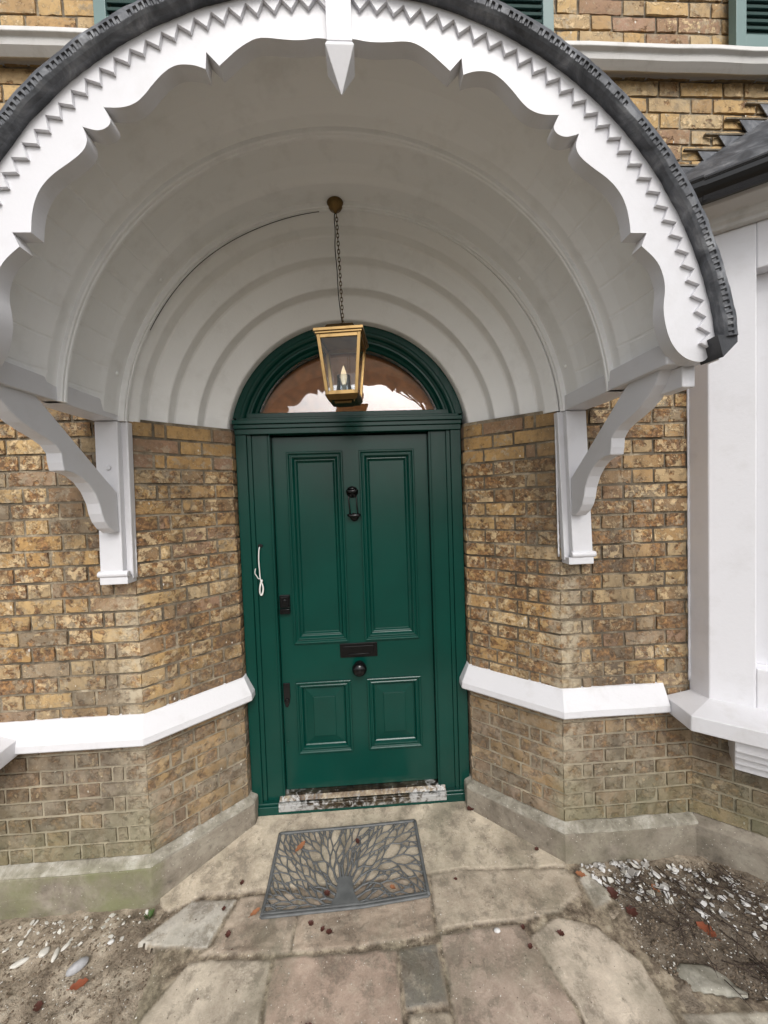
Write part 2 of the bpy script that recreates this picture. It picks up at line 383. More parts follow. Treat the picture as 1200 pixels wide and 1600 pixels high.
def threshold_mat():
    m,nt,b=mat('worn brass threshold'); p=geo(nt)
    x=sepz(nt,p)
    n=tex(nt,26,6,.7,p,.6)
    ed=mask(nt,math_(nt,'ABSOLUTE',x[0]),.22,.46)
    f=math_(nt,'ADD',n,math_(nt,'MULTIPLY',ed,.16))
    front=mask(nt,x[1],-.012,-.026)
    f=math_(nt,'ADD',f,math_(nt,'MULTIPLY',front,.13))
    wm=mask(nt,f,.60,.74)
    c=mix(nt,wm,ramp(nt,tex(nt,12,5,.6,p),[(.35,(.04,.03,.024)),(.5,(.09,.07,.05)),(.65,(.20,.175,.13))]),(.36,.36,.35))
    dk=mask(nt,tex(nt,40,5,.7,p),.54,.6)
    c=mix(nt,math_(nt,'MULTIPLY',dk,.6),c,(.10,.10,.10))
    L(nt,c,b.inputs['Base Color']); L(nt,math_(nt,'SUBTRACT',1,wm),b.inputs['Metallic']); b.inputs['Roughness'].default_value=.38
    bump(nt,b,n,.4,.003); return m
M_thr=threshold_mat()

# ------------------------------------------------------------------ ground
def gz(x,y):
    z=-.062*min(1,max(0,(-y-.02)/.40)) if x<0 else -.030*min(1,max(0,(-y-.02)/.40))
    if 0<=x<.5: z=-.062+.032*x/.5; z*=min(1,max(0,(-y-.02)/.40))
    return z
def soilh(x,y):
    left=max(0,min(1,(-.55-x)/.3)); right=max(0,min(1,(x-.95)/.2)); a=max(left,right)
    near=1 if y>-3 else max(0,1-(-3-y)/2)
    return (gz(x,y)-.012+(a*.020*noise.noise(Vector((x*7,y*7,0)))+a*.012*noise.noise(Vector((x*23,y*23,3)))+a*.004*noise.noise(Vector((x*60,y*60,3)))))*near+(-.05)*(1-near)
mb=MB()
xs=sorted(set([round(-2.6+i*.02,4) for i in range(261)]+[-60,-40,-25,-15,-10,-7,-5,-4,-3.3,3.3,4,5,7,10,15,25,40,60]))
ys=sorted(set([round(-2.4+i*.02,4) for i in range(121)]+[-60,-40,-25,-15,-10,-7,-5,-4,-3.4,-2.8,.1,.4,1,3,8,20,60]))
nx=len(xs)
mb.add([(x,y,soilh(x,y)) for y in ys for x in xs],[(j*nx+i,j*nx+i+1,(j+1)*nx+i+1,(j+1)*nx+i) for j in range(len(ys)-1) for i in range(nx-1)],True)
tag(mb.build('ground',M_soil,recalc=False),kind='structure')

SL={'L1':([(-1.005,-.59),(-.684,-.629),(-.625,-.438),(-.83,-.43),(-.896,-.488)],(.40,.38,.33)),
'ripL':([(-.600,-.433),(-.323,-.425),(-.316,-.575),(-.315,-.671),(-.70,-.648),(-.655,-.625)],(.33,.265,.20)),
'ripC':([(-.300,-.425),(.328,-.422),(.306,-.668),(-.298,-.673)],(.32,.25,.185)),
'red':([(-.37,-.694),(.141,-.707),(.148,-.943),(.152,-1.60),(-.37,-1.60),(-.362,-.903)],(.345,.255,.195)),
'dark':([(.162,-.713),(.318,-.713),(.318,-.895),(.168,-.895)],(.145,.145,.125)),
'pink':([(.345,-.681),(.693,-.679),(.756,-.84),(.782,-.987),(.80,-1.60),(.349,-1.60),(.347,-.922)],(.36,.28,.22)),
'tan':([(.348,-.415),(1.025,-.455),(1.035,-.567),(.877,-.637),(.70,-.655),(.331,-.652)],(.40,.335,.25)),
'light':([(.722,-.725),(.878,-.662),(1.024,-.71),(1.121,-.847),(1.12,-.97),(1.06,-1.60),(.83,-1.60),(.80,-.95)],(.48,.41,.32)),
'K':([(-.726,-.675),(-.392,-.697),(-.39,-.901),(-.393,-1.60),(-1.00,-1.60),(-.829,-.835)],(.43,.375,.29)),
'side':([(1.16,-1.00),(1.42,-1.01),(1.76,-1.07),(1.80,-1.60),(1.10,-1.60)],(.40,.37,.30)),
'small':([(.180,-.916),(.324,-.923),(.326,-1.60),(.178,-1.60)],(.42,.36,.27)),
'blk':([(1.11,-.441),(1.167,-.5),(1.157,-.611),(1.065,-.633),(1.062,-.515)],(.47,.45,.38))}
bed=MB()
# mortar bed under the slabs
bp=[(-.70,.08),(.70,.08),(1.10,-.42),(1.19,-.62),(1.16,-.80),(1.24,-.93),(1.50,-.985),(1.80,-1.02),(1.84,-1.7),(-1.10,-1.7),(-.86,-.9),(-.90,-.62),(-1.0,-.585),(-.95,-.46),(-1.04,-.36)]
def clip_in(pt,poly):
    x,y=pt; c=False; n=len(poly)
    for i in range(n):
        (x1,y1),(x2,y2)=poly[i],poly[(i+1)%n]
        if (y1>y)!=(y2>y) and x<(x2-x1)*(y-y1)/(y2-y1)+x1: c=not c
    return c
def dist_edge(pt,poly):
    d=9
    for i in range(len(poly)):
        a=Vector(poly[i]); b=Vector(poly[(i+1)%len(poly)]); p=Vector(pt); ab=b-a
        t=max(0,min(1,(p-a).dot(ab)/ab.length_squared)); d=min(d,(p-(a+ab*t)).length)
    return d
# one height sheet: slabs stand proud of the mortar joints, edges rounded and ragged
mb=MB(); st=.0085
nxs=int((1.9+1.15)/st); nys=int(1.73/st)
allp=[(k,*v) for k,v in SL.items()]
apron=[(-.70,0.08),(.70,0.08),(1.04,-.385),(1.035,-.438),(.302,-.402),(-.483,-.402),(-.80,-.402),(-.93,-.47),(-1.045,-.40)]
allp.append(('apron',apron,(.42,.36,.265)))
verts={};vl=[];cl=[];fl=[]
def at(i,j):
    if (i,j) in verts: return verts[(i,j)]
    x=-1.15+i*st; y=0.045-j*st
    wx=x+.007*noise.noise(Vector((x*9,y*9,1)))+.003*noise.noise(Vector((x*45,y*45,1))); wy=y+.007*noise.noise(Vector((x*9,y*9,5)))+.003*noise.noise(Vector((x*45,y*45,7)))
    h=.0; sl_=0.0; col=(.36,.31,.24); inside=clip_in((wx,wy),bp)
    for k,p,c in allp:
        ins=clip_in((wx,wy),p); d=dist_edge((wx,wy),p)
        if ins or d<.0055:
            d=(d if ins else -d)+.0055; e=min(1,d/.009); h=.006*(1-(1-e)**2); tb=min(1,d/.006); sl_=tb
            tilt=.004*noise.noise(Vector((hash(k)%7,1,2)))
            if k in('ripL','ripC'): h+=.003*noise.noise(Vector((x*9+y*14,x*-5+y*26,2)))+.0022*noise.noise(Vector((x*25+y*30,x*-15+y*60,2)))
            h+=.0009*noise.noise(Vector((x*16,y*16,9)))
            col=tuple(col[q]*(1-tb)+c[q]*tb for q in range(3)); break
    h+=.0010*noise.noise(Vector((x*28,y*28,4)))
    z=gz(x,y)+h-.002
    if not inside and h<.006: z=soilh(x,y)-.006
    verts[(i,j)]=len(vl); vl.append((x,y,z)); g_=sum(col)/3; cl.append((*[min(.8,(c_*.85+g_*.15)*1.62) for c_ in col],sl_)); return verts[(i,j)]
def keep(i,j):
    x=-1.15+(i+.5)*st; y=.045-(j+.5)*st
    if clip_in((x,y),bp) or (y>-.45 and clip_in((x,y),[(-.69,.03),(.69,.03),(1.1,-.42),(-1.1,-.42)])): return True
    return any(clip_in((x,y),p) for k,p,c in allp)
for i in range(nxs):
    for j in range(nys):
        if keep(i,j): fl.append((at(i,j),at(i,j+1),at(i+1,j+1),at(i+1,j)))
mb.v=vl; mb.f=fl; mb.a=cl; mb.sm=[True]*len(fl)
tag(mb.build('path',M_slab,attr=True,recalc=False),kind='structure')

# ------------------------------------------------------------------ house
house=empty('brick_house',(0,-.385,0))
tag(house,'yellow stock brick house front with white arched porch and dark green door','house')
hl=Vector((0,-.385,0))
def H(mb,name,m,**kw):
    """part of the house, in house space"""
    par=kw.pop('parent',house)
    o=mb.build(name,m,par,loc=(0,-.385,0) if par is house else (0,0,0),**kw)
    if par is house: o.location=(0,0,0)
    return o
def part(mb,name,m,parent=None,**kw):
    # everything in the house tree is stored in world coordinates shifted by the root
    o=mb.build(name,m,parent or house,loc=(0,-.385,0),**kw); o.location=(0,0,0); return o
CX=.02; CZ=2.20
XL,XR,YW=-1.04,1.06,-.385
PITCH=.0765
# --- bricks
bk=MB()
def brickface(o,u,n,W,Hh,lw,rag=.0025,depth=.030,col=(0,0,0,1)):
    """one worn brick: o lower-left corner on the face plane, u along, n outwards"""
    nu=max(3,int(W/.020)); nv=4
    vs=[];fs=[]
    sd=random.random()*100; tw=random.uniform(-.002,.0025); tilt=random.uniform(-.0025,.0025); tv=random.uniform(-.002,.002)
    for j in range(nv+1):
        for i in range(nu+1):
            a=i/nu; b=j/nv; x=a*W; z=b*Hh
            q=Vector((x*22+sd,z*22,sd*.7)); e=noise.noise(q)*.0034+noise.noise(q*2.7)*.0022
            ed=min(a*W,(1-a)*W,b*Hh,(1-b)*Hh); rd=.0
            if ed<1e-6:
                rd=-.0012
                cx_=(a<1e-6)-(a>1-1e-6); cz_=(b<1e-6)-(b>1-1e-6)
                j1=noise.noise(q*1.3+Vector((3,1,1)))*rag
                x+=cx_*(.0012+abs(j1)); z+=cz_*(.0012+abs(noise.noise(q*1.5))*rag*1.3)
            d=e+rd+tw+tilt*(a-.5)*2+tv*(b-.5)*2
            vs.append(o+u*x+Vector((0,0,z))+n*d)
    def id(i,j): return j*(nu+1)+i
    for j in range(nv):
        for i in range(nu): fs.append((id(i,j),id(i+1,j),id(i+1,j+1),id(i,j+1)))
    ring=[id(i,0) for i in range(nu+1)]+[id(nu,j) for j in range(1,nv+1)]+[id(i,nv) for i in range(nu-1,-1,-1)]+[id(0,j) for j in range(nv-1,0,-1)]
    base=len(vs)
    m=len(ring)
    bk.add(vs,fs,True,col)
    v2=[vs[r_] for r_ in ring]+[vs[r_]-n*depth for r_ in ring]
    bk.add(v2,[((k+1)%m,k,m+k,m+(k+1)%m) for k in range(m)],False,col)
def brickcol(x,z,region,k):
    r=random.random(); hue=random.random(); tone=random.random(); sp=.45
    if region=='front':
        sp=.55+random.uniform(-.25,.35); tone=.35+.6*random.random(); hue=random.choice([.0,.1,.3,.35,.5,.5,.6,.66,.78,.86,.9,1.0])
        if x<-1.02 and x<-1.45 and random.random()<.6: hue=random.choice([.0,.05,.18,.5])
    if region=='splay':
        sp=.74+random.uniform(-.3,.3); tone=random.uniform(.3,1.0); hue=random.choice([.05,.1,.2,.25,.3,.45,.62,.72])
        if z>2.05: sp=.1*random.random(); tone=.1; hue=random.choice([.12,.16,.2,.24,.72])
        if z<.72: sp=.3+.5*random.random(); tone=.5*random.random(); hue=random.choice([.12,.18,.2,.28,.62,.66,.98,.8])
    if region=='up':
        sp=.1+.25*random.random(); tone=.35+.5*random.random(); hue=random.choice([0,.05,.3,.45,.5,.55,.74])
    if region=='low':
        sp=.3+.45*random.random(); tone=.6*random.random()+.1; hue=random.choice([.3,.62,.66,.85,.9,.98,1.0,.74])
    return (min(1,max(0,hue+random.uniform(-.04,.04))),tone,max(0,min(1,sp)),1)
def lay(o,u,n,z0,z1,span,region,phase=0,flip=False,align_end=False):
    """span(zmid)-> list of (a,b) along u;  Flemish bond"""
    k0=math.ceil((z0)/PITCH-1e-6); k1=int(z1/PITCH+1e-6)
    for k in range(k0,k1):
        z=k*PITCH; zh=PITCH-.0095+random.uniform(-.0012,.0012)
        for a,b in span(z+zh/2):
            S,Hd=.228,.112; row=k%2
            pos=a-(.0 if row==0 else .0); seq=0 if row==0 else 1
            # start at the quoin end
            first=True
            items=[]
            p=0; Ltot=b-a
            if row==1: items.append(('h',Hd)); items.append(('c',.056)); seq=0
            while sum(i[1] for i in items)<Ltot+.3:
                items.append(('s',S) if seq==0 else ('h',Hd)); seq=1-seq
            p=0
            for t,wd in items:
                wd2=wd+random.uniform(-.004,.004); q0=p; q1=min(p+wd2,Ltot); p+=wd2
                if q1-q0<.025: continue
                W=q1-q0-(.0095 if q1<Ltot-1e-6 else .001)
                if align_end: oo=o+u*(b-q0-W)
                else: oo=o+u*(a+q0)
                c=oo+u*W/2
                reg=region
                if region=='front': reg='up' if z>2.9 else ('low' if z<.72 else 'front')
                brickface(oo+Vector((0,0,z+random.uniform(-.001,.001))),u,n,W,zh,0,col=brickcol(c.x,z,reg,k))
                if p>=Ltot: break
ROUT=1.10
def spL(z):   # front, left of the arch; returns distances from x=-2.6
    x1=XL
    if z>2.27:
        d=ROUT**2-(z-CZ)**2
        x1=CX-math.sqrt(d) if d>0 else CX
    return [(0,x1+2.6)]
def spR(z):
    x0=XR
    if z>2.27:
        d=ROUT**2-(z-CZ)**2
        x0=CX+math.sqrt(d) if d>0 else CX
    x1=1.78 if z<3.2 else 3.0
    return [(x0,x1)]
O=Vector
lay(O((-2.6,YW,0)),O((1,0,0)),O((0,-1,0)),.0,4.75,spL,'front',align_end=True)
lay(O((0,YW,0)),O((1,0,0)),O((0,-1,0)),.0,4.75,spR,'front')
# splayed reveals
for sgn,xc in ((-1,XL),(1,XR)):
    a=O((xc,YW,0)); b=O((sgn*.668,-.055,0)); d=(b-a); Ls=d.length; u=d.normalized(); n=O((-u.y,u.x,0))
    if n.y>0: n=-n
    if sgn<0: lay(a,u,n,0,2.31,lambda z:[(0,Ls)],'splay')
    else: lay(b,-u,n,0,2.31,lambda z:[(0,Ls)],'splay',align_end=True)
    # narrow return against the door frame
    o2=O((sgn*.668,-.055 if sgn<0 else .03,0)); u2=O((0,1,0)) if sgn<0 else O((0,-1,0))
    lay(o2,u2,O((-sgn,0,0)),0,2.31,lambda z:[(0,.085)],'splay')
# bay base below the sill
FU=O((.8,-.6,0)); FN=O((-.6,-.8,0)); FP=O((1.745,-.5,0))
ba=O((1.745+.06,-.385,0))
bb=O((1.745,-.5,0))-FN*.1
# intersection of base line with wall plane
tt=(YW-bb.y)/FU.y; bs=bb+FU*tt
lay(bs,FU,FN,0,.76,lambda z:[(0,1.2)],'low')
MU=O((-.8,-.6,0)); MN=O((.6,-.8,0)); bsm=O((-bs.x,bs.y,0))
lay(bsm+MU*1.2,-MU,MN,0,.76,lambda z:[(0,1.2)],'low',align_end=True)
part(bk,'brickwork',M_brick,attr=True,recalc=False)
# --- mortar bed behind the bricks, and the dark body of the house
mo=MB(); ym=YW+.009
def wallquad(a,b,z0,z1,nrm=None,st=.025):
    a=O(a);b=O(b); n=max(1,int((b-a).length/st)); m=max(1,int((z1-z0)/st)); vs=[];fs=[]
    for j in range(m+1):
        for i in range(n+1):
            p=a.lerp(b,i/n); z=z0+(z1-z0)*j/m; vs.append((p.x,p.y,z))
    for j in range(m):
        for i in range(n): fs.append((j*(n+1)+i,j*(n+1)+i+1,(j+1)*(n+1)+i+1,(j+1)*(n+1)+i))
    nn_=Vector((b.y-a.y,a.x-b.x,0)).normalized(); nn_=nn_ if nn_.y<0 or abs(nn_.y)<.1 else -nn_
    vs=[tuple(Vector(v)+nn_*(.0030*max(0,min(1,.5+1.6*noise.noise(Vector((v[0]*3,v[1]*3,v[2]*3)))))+.002*noise.noise(Vector((v[0]*25,v[1]*25,v[2]*25))))) for v in vs]
    mo.add(vs,fs,True)
wallquad((-4,ym,0),(XL-.003,ym,0),-.3,2.27); wallquad((XR+.003,ym,0),(4,ym,0),-.3,2.27)
wallquad((XL-.003,ym,0),(-.676,-.050,0),-.3,2.30); wallquad((.676,-.050,0),(XR+.003,ym,0),-.3,2.30)
wallquad((-.676,-.050,0),(-.676,.05,0),-.3,2.30); wallquad((.676,.05,0),(.676,-.050,0),-.3,2.30)
na=64; vs=[];fs=[]
for i in range(na+1):
    x=CX-1.075*math.cos(math.pi*i/na); zz=max(2.27,CZ+math.sqrt(max(0,1.075**2-(x-CX)**2)))
    vs+=[(x,ym,zz),(x,ym,6.5)]
for i in range(na): fs.append((2*i,2*i+2,2*i+3,2*i+1))
mo.add(vs,fs,True)
wallquad((-4,ym,0),(CX-1.075,ym,0),2.27,6.5,st=.3); wallquad((CX+1.075,ym,0),(4,ym,0),2.27,6.5,st=.3)
wallquad(bs-FN*.009-FU*.1,bs+FU*1.3-FN*.009,-.3,.78); wallquad(bsm-MN*.009+MU*1.3,bsm-MN*.009-MU*.1,-.3,.78)
mo.box(-4,4,.35,4,-.3,6.5)
mo.add([(-4,ym,6.5),(4,ym,6.5),(4,.36,6.5),(-4,.36,6.5),(-4,ym,-.3),(-4,.36,-.3),(4,ym,-.3),(4,.36,-.3)],[(0,1,2,3),(0,3,5,4),(1,6,7,2)])
part(mo,'mortar_joints',M_mortar,recalc=False)

# --- plinth and string courses
pathL=[(-4,YW),(XL,YW),(-.668,-.055),(-.668,.03)]
pathR=[(.668,.03),(.668,-.055),(XR,YW),(bs.x,YW)]
for path in (pathL,pathR):
    mb=MB(); sweep(mb,subdiv(path,.12),[(.0,-.2),(.042,-.2),(.042,.120),(-.01,.120)],wob=.006); part(mb,'plinth',M_plinth,bevel=.006)
    mb=MB(); sweep(mb,subdiv(path,.10),[(-.01,.1215),(.043,.1215),(.036,.133),(-.002,.152),(-.01,.152)],wob=.006); part(mb,'plinth_weathering',M_cap,bevel=.003)
mb=MB(); sweep(mb,[(bs.x,YW),(bs.x+.8*1.2,YW-.6*1.2)],[(-.02,-.2),(.042,-.2),(.042,.12),(0,.15),(-.02,.15)],wob=.004); part(mb,'plinth',M_plinth,bevel=.006)
mb=MB(); sweep(mb,[(bsm.x-.8*1.2,YW-.6*1.2),(bsm.x,YW)],[(-.02,-.2),(.042,-.2),(.042,.12),(0,.15),(-.02,.15)],wob=.004); part(mb,'plinth',M_plinth,bevel=.006)
for path in (pathL[:1]+pathL[1:],pathR[:3]+[(1.60,YW)]):
    mb=MB(); sweep(mb,subdiv(path,.16),[(-.01,.866),(.0075,.862),(.010,.855),(.052,.768),(.054,.736),(.035,.722),(-.01,.716)],wob=.003); part(mb,'string_course',M_course,bevel=.003)
prof=[(-.02,3.988),(.02,3.984),(.10,3.957),(.103,3.935),(.086,3.926),(.080,3.902),(.064,3.888),(.052,3.878),(.046,3.886),(.030,3.900),(.012,3.908),(-.02,3.908)]
mb=MB(); sweep(mb,subdiv([(-4,YW),(4,YW)],.2),prof,wob=.004); part(mb,'cornice_course',M_oldwhite,bevel=.003)
for s_ in (-1,1):
    mb=MB(); mb.tube([(s_*(1.744+.003*noise.noise(Vector((0,0,i*.9)))),YW-.003,.87+i*.03) for i in range(74)],[.006+.003*noise.noise(Vector((i*1.7,2,0))) for i in range(74)],6); part(mb,'paint_bead',M_white)
    mb=MB(); mb.tube([((s_*1.028 if s_<0 else 1.048)+s_*.0+.013*(-1 if s_<0 else 1)*(2.27-(1.55+i*.02))*.6+.002*noise.noise(Vector((3,0,i*.9))),YW-.002,1.55+i*.02) for i in range(37)],[.0045+.002*noise.noise(Vector((i*1.7,7,0))) for i in range(37)],6); part(mb,'paint_bead',M_white)

# --- plastered stepped vault over the doorway
VP=[(1.30,-.370),(1.075,-.372),(1.058,-.402),(1.050,-.404),(1.040,-.392),(1.020,-.362),(1.0145,-.355),(1.012,-.349),(1.010,-.330),(1.007,-.300),(1.001,-.291),(.985,-.284),(.932,-.266),(.9255,-.262),(.923,-.256),(.921,-.235),(.918,-.210),(.912,-.201),(.898,-.194),(.828,-.167),(.8215,-.163),(.819,-.157),(.816,-.130),(.813,-.107),(.807,-.098),(.792,-.090),(.712,-.053),(.7055,-.049),(.702,-.042),(.700,-.02),(.700,.06),(.80,.08),(1.30,.08)]
mb=MB()
def vadj(r,y,a): return .0022*noise.noise(Vector((a*3,y*9,r*4)))
revolve(mb,VP,.005,2.205,2.283,n=260,closed=False,adj=vadj,smooth=False)
part(mb,'porch_vault',M_plaster,recalc=False)
# underside of the vault bands along the spring line
for s in (-1,1):
    mb=MB()
    pts=[(.005+s*math.sqrt(max(r*r-.078**2,0)),y) for r,y in VP]
    mb.add([(x,y,2.2835) for x,y in pts],[tuple(range(len(pts)))])
    part(mb,'vault_springing',M_plaster)

# --- upper window with louvred shutters
for i,(x0,x1) in enumerate(((-1.045,-.63),(.63,1.045),(1.945,2.36))):
    sh=MB(); z0,z1=3.998,5.6; fw=.052
    sh.box(x0,x0+fw,YW-.062,YW-.022,z0,z1); sh.box(x1-fw,x1,YW-.062,YW-.022,z0,z1)
    sh.box(x0+fw,x1-fw,YW-.060,YW-.024,z0,z0+.06); sh.box(x0+fw,x1-fw,YW-.060,YW-.024,z1-.06,z1)
    shutter=part(sh,'shutter',M_shutter,bevel=.002)
    lv=MB(); z=z0+.075
    while z<z1-.07:
        lv.obox(((x0+x1)/2,YW-.042,z),((x1-x0)/2-fw,0,0),(0,.014,.012),(0,-.0028,.0032)); z+=.033
    lv.box(x0+fw,x1-fw,YW-.021,YW-.017,z0+.05,z1-.05)
    part(lv,'louvre',M_shutter,parent=shutter)
wf=MB(); 
for x0,x1,z0,z1 in ((-.60,-.54,4.06,5.6),(.54,.60,4.06,5.6),(-.54,.54,4.06,4.13),(-.54,.54,5.53,5.6),(-.54,.54,4.80,4.85),(-.012,.012,4.13,4.80),(-.012,.012,4.85,5.53)): wf.box(x0,x1,YW-.03,YW-.004,z0,z1)
win=part(wf,'window',M_white,bevel=.002)
g=MB(); g.box(-.54,.54,YW-.012,YW-.008,4.13,5.53); part(g,'pane',M_winglass,parent=win)
g=MB(); g.box(-.54,.54,YW-.006,YW-.004,4.13,5.53); part(g,'dark_interior',M_dark,parent=win)

# ------------------------------------------------------------------ porch canopy
cx=CX
def fade(a): return max(0,math.sin(a))**1.3
# boarded barrel lining: profile radius drops off towards the ribs, less so near the spring
LN=[(1.20,-1.052),(1.124,-1.054),(1.122,-.98),(1.112,-.915),(1.096,-.865),(1.079,-.834),(1.0745,-.826),(1.0735,-.820),(1.073,-.776),(1.116,-.752),(1.112,-.68),(1.101,-.60),(1.087,-.556),(1.076,-.536),(1.0735,-.529),(1.073,-.522),(1.071,-.46),(1.071,-.392),(1.20,-.392)]
def ladj(r,y,a):
    e=0
    if 1.074<r<1.18: e=-(r-1.074)*(1-fade(a))*.35
    k=(a*1.08/.115)%1; gr=-.0035*(1 if k<.035 or k>.965 else 0)*(1 if (a<.9 or a>2.24) and 1.074<r<1.18 else 0)
    return e-gr*.6+.0018*noise.noise(Vector((a*4,y*6,2)))
canopy_p=MB(); revolve(canopy_p,LN,cx,CZ,2.30,n=720,adj=ladj,smooth=False)
canopy=part(canopy_p,'porch_canopy',M_lining,recalc=False)
def cpart(mb,name,m,**kw): 
    o=part(mb,name,m,parent=canopy,**kw); return o
# ribs (hoops)
for (y0,y1,r0,r1) in ((-.780,-.752,1.050,1.125),(-.434,-.404,1.044,1.085)):
    mb=MB(); ym_=(y0+y1)/2
    revolve(mb,[(r1,y0),(r0+.008,y0),(r0+.004,y0+.004),(r0+.004,y0+.013),(r0+.001,y0+.015),(r0,y0+.020),(r0,y1-.004),(r0+.004,y1),(r1,y1)],cx,CZ,2.276,n=260,closed=True,smooth=False)
    cpart(mb,'hoop_rib',M_lining,recalc=True)
# conduit crack line (thin cable clipped along the inner hoop, left side)
mb=MB(); mb.tube([(cx+1.037*math.cos(a),-.420-.003*math.sin(a*9),CZ+1.037*math.sin(a)) for a in [R(96+i*1.5) for i in range(38)]],.0016,5)
cpart(mb,'cable',M_dark)
for an in (15,40,140,165):
    mb=MB(); a=R(an); c=O((cx+1.076*math.cos(a),-.475,CZ+1.076*math.sin(a))); v_,f_=[],[]
    for j in range(5):
        for i in range(10): 
            ph=math.pi*j/4; th=2*math.pi*i/10; v_.append(c+O((math.sin(ph)*math.cos(th),math.sin(ph)*math.sin(th),math.cos(ph)))*.0115)
    for j in range(4):
        for i in range(10): f_.append((j*10+i,j*10+(i+1)%10,(j+1)*10+(i+1)%10,(j+1)*10+i))
    mb.add(v_,f_,True); cpart(mb,'bolt_head',M_lining)
# side rails (wall plates)
for s,x in ((-1,-1.045),(1,1.068)):
    mb=MB(); xo=x+s*.112
    a,b=min(x,xo),max(x,xo)
    mb.box(a,b,-1.058,-.75,2.276,2.352); mb.box(a+(.004 if s>0 else 0),b-(.004 if s<0 else 0),-.75,-.392,2.276,2.350)
    cpart(mb,'rail',M_white,bevel=.004)
    mb=MB(); mb.box(*( (b+.002,b+.075) if s>0 else (a-.075,a-.002)),-1.04,-.392,2.30,2.36); cpart(mb,'eaves_board',M_white,bevel=.004)
    mb=MB(); xm=x+s*.062; mb.box(xm-.022,xm+.022,-1.03,-.985,2.215,2.2755)
# small outlet block under the right-hand eaves
mb=MB(); mb.box(1.128,1.172,-1.05,-.95,2.205,2.275); cpart(mb,'rafter_end',M_white,bevel=.004)
# wall posts
for s,x in ((-1,-1.020),(1,1.044)):
    tl=.022*1
    mb=MB()
    def slant(x0,x1,y0,y1,z0,z1,d):
        vs=[(x0+d,y0,z0),(x1+d,y0,z0),(x1+d,y1,z0),(x0+d,y1,z0),(x0,y0,z1),(x1,y0,z1),(x1,y1,z1),(x0,y1,z1)]
        mb.add(vs,[(0,3,2,1),(4,5,6,7),(0,1,5,4),(1,2,6,5),(2,3,7,6),(3,0,4,7)])
    d=-.013 if s<0 else .024
    def sl(a,b,*r): slant(*(sorted((x+s*a,x+s*b))),*r,d)
    sl(0,.115,YW-.030,YW+.008,1.535,2.275)
    sl(.026,.128,YW-.062,YW-.030,1.575,2.273)
    cpart(mb,'wall_post',M_white,bevel=.004)
    mb=MB(); ax,bx=sorted((x+d+s*.0,x+d+s*.140))
    mb.tube([(ax+.004+(0.014 if s>0 else 0),YW-.060,1.566),(bx-.0,YW-.060,1.566)],.0155,12)
    ax2,bx2=sorted((x+d+s*.004,x+d+s*.130)); mb.box(ax2,bx2,YW-.066,YW+.004,1.518,1.552)
    cpart(mb,'post_foot',M_white,bevel=.003)
    mb=MB(); mb.lathe([(.0,0),(.011,0),(.013,.003),(.010,.008),(.001,.010)][::-1],(x+s*.075,YW-.070,2.06),'y',12)
    if s<0: cpart(mb,'bolt_cap',M_white)
# curved knee brackets (outline in y-z, traced, real thickness)
BR=[(-.852,2.278),(-.822,2.255),(-.574,2.046),(-.452,1.945),(-.450,1.764),(-.478,1.762),(-.515,1.785),(-.541,1.815),(-.557,1.850),(-.568,1.895),(-.595,1.945),(-.629,1.982),(-.665,2.005),(-.705,2.018),(-.745,2.022),(-.752,2.052),(-.755,2.088),(-.779,2.115),(-.812,2.132),(-.860,2.150),(-.910,2.172),(-.950,2.198),(-.985,2.232),(-1.010,2.278)]
for s,x in ((-1,-1.062),(1,1.088)):
    mb=MB(); a,b=sorted((x,x+s*.058)); mb.prism(BR,'x',a,b); cpart(mb,'bracket',M_white,bevel=.004)
# barge board traced as half outline (polar round its own centre), mirrored
bx,bz=.041,2.18
half=[(.048,3.206),(.089,3.213),(.135,3.204),(.182,3.204),(.238,3.209),(.265,3.207),(.290,3.196),(.322,3.175),(.350,3.150),(.375,3.128),(.410,3.165),(.414,3.118),(.445,3.129),(.484,3.130),(.505,3.124),(.530,3.108),(.560,3.078),(.588,3.043),(.617,3.018),(.656,3.007),(.702,3.008),(.684,2.975),(.688,2.960),(.704,2.948),(.722,2.944),(.740,2.947),(.763,2.954),(.752,2.924),(.755,2.905),(.768,2.884),(.802,2.857),(.852,2.824),(.888,2.786),(.908,2.745),(.918,2.700),(.921,2.662),(.972,2.662),(.955,2.623),(.978,2.604),(1.000,2.583),(1.016,2.558),(1.028,2.520),(1.030,2.490),(1.026,2.460),(1.024,2.430),(1.027,2.400),(1.036,2.360),(1.048,2.330),(1.066,2.304),(1.090,2.283),(1.118,2.271),(1.145,2.268),(1.165,2.276),(1.172,2.300)]
cusp={(.375,3.128),(.410,3.165),(.414,3.118),(.702,3.008),(.763,2.954),(.921,2.662),(.972,2.662),(.955,2.623)}
def smooth_poly(P,cs,it=2):
    for _ in range(it):
        Q=[P[0]]
        for i in range(1,len(P)-1):
            a,b,c=P[i-1],P[i],P[i+1]
            if b in cs: Q.append(b)
            else:
                Q.append((b[0]*.75+a[0]*.25,b[1]*.75+a[1]*.25)); Q.append((b[0]*.75+c[0]*.25,b[1]*.75+c[1]*.25))
        Q.append(P[-1]); P=Q
    return P
hp=smooth_poly(half,cusp)
def polar(p): return math.hypot(p[0]-bx,p[1]-bz)
angs=[math.atan2(p[1]-bz,p[0]-bx) for p in hp]
RO=1.168
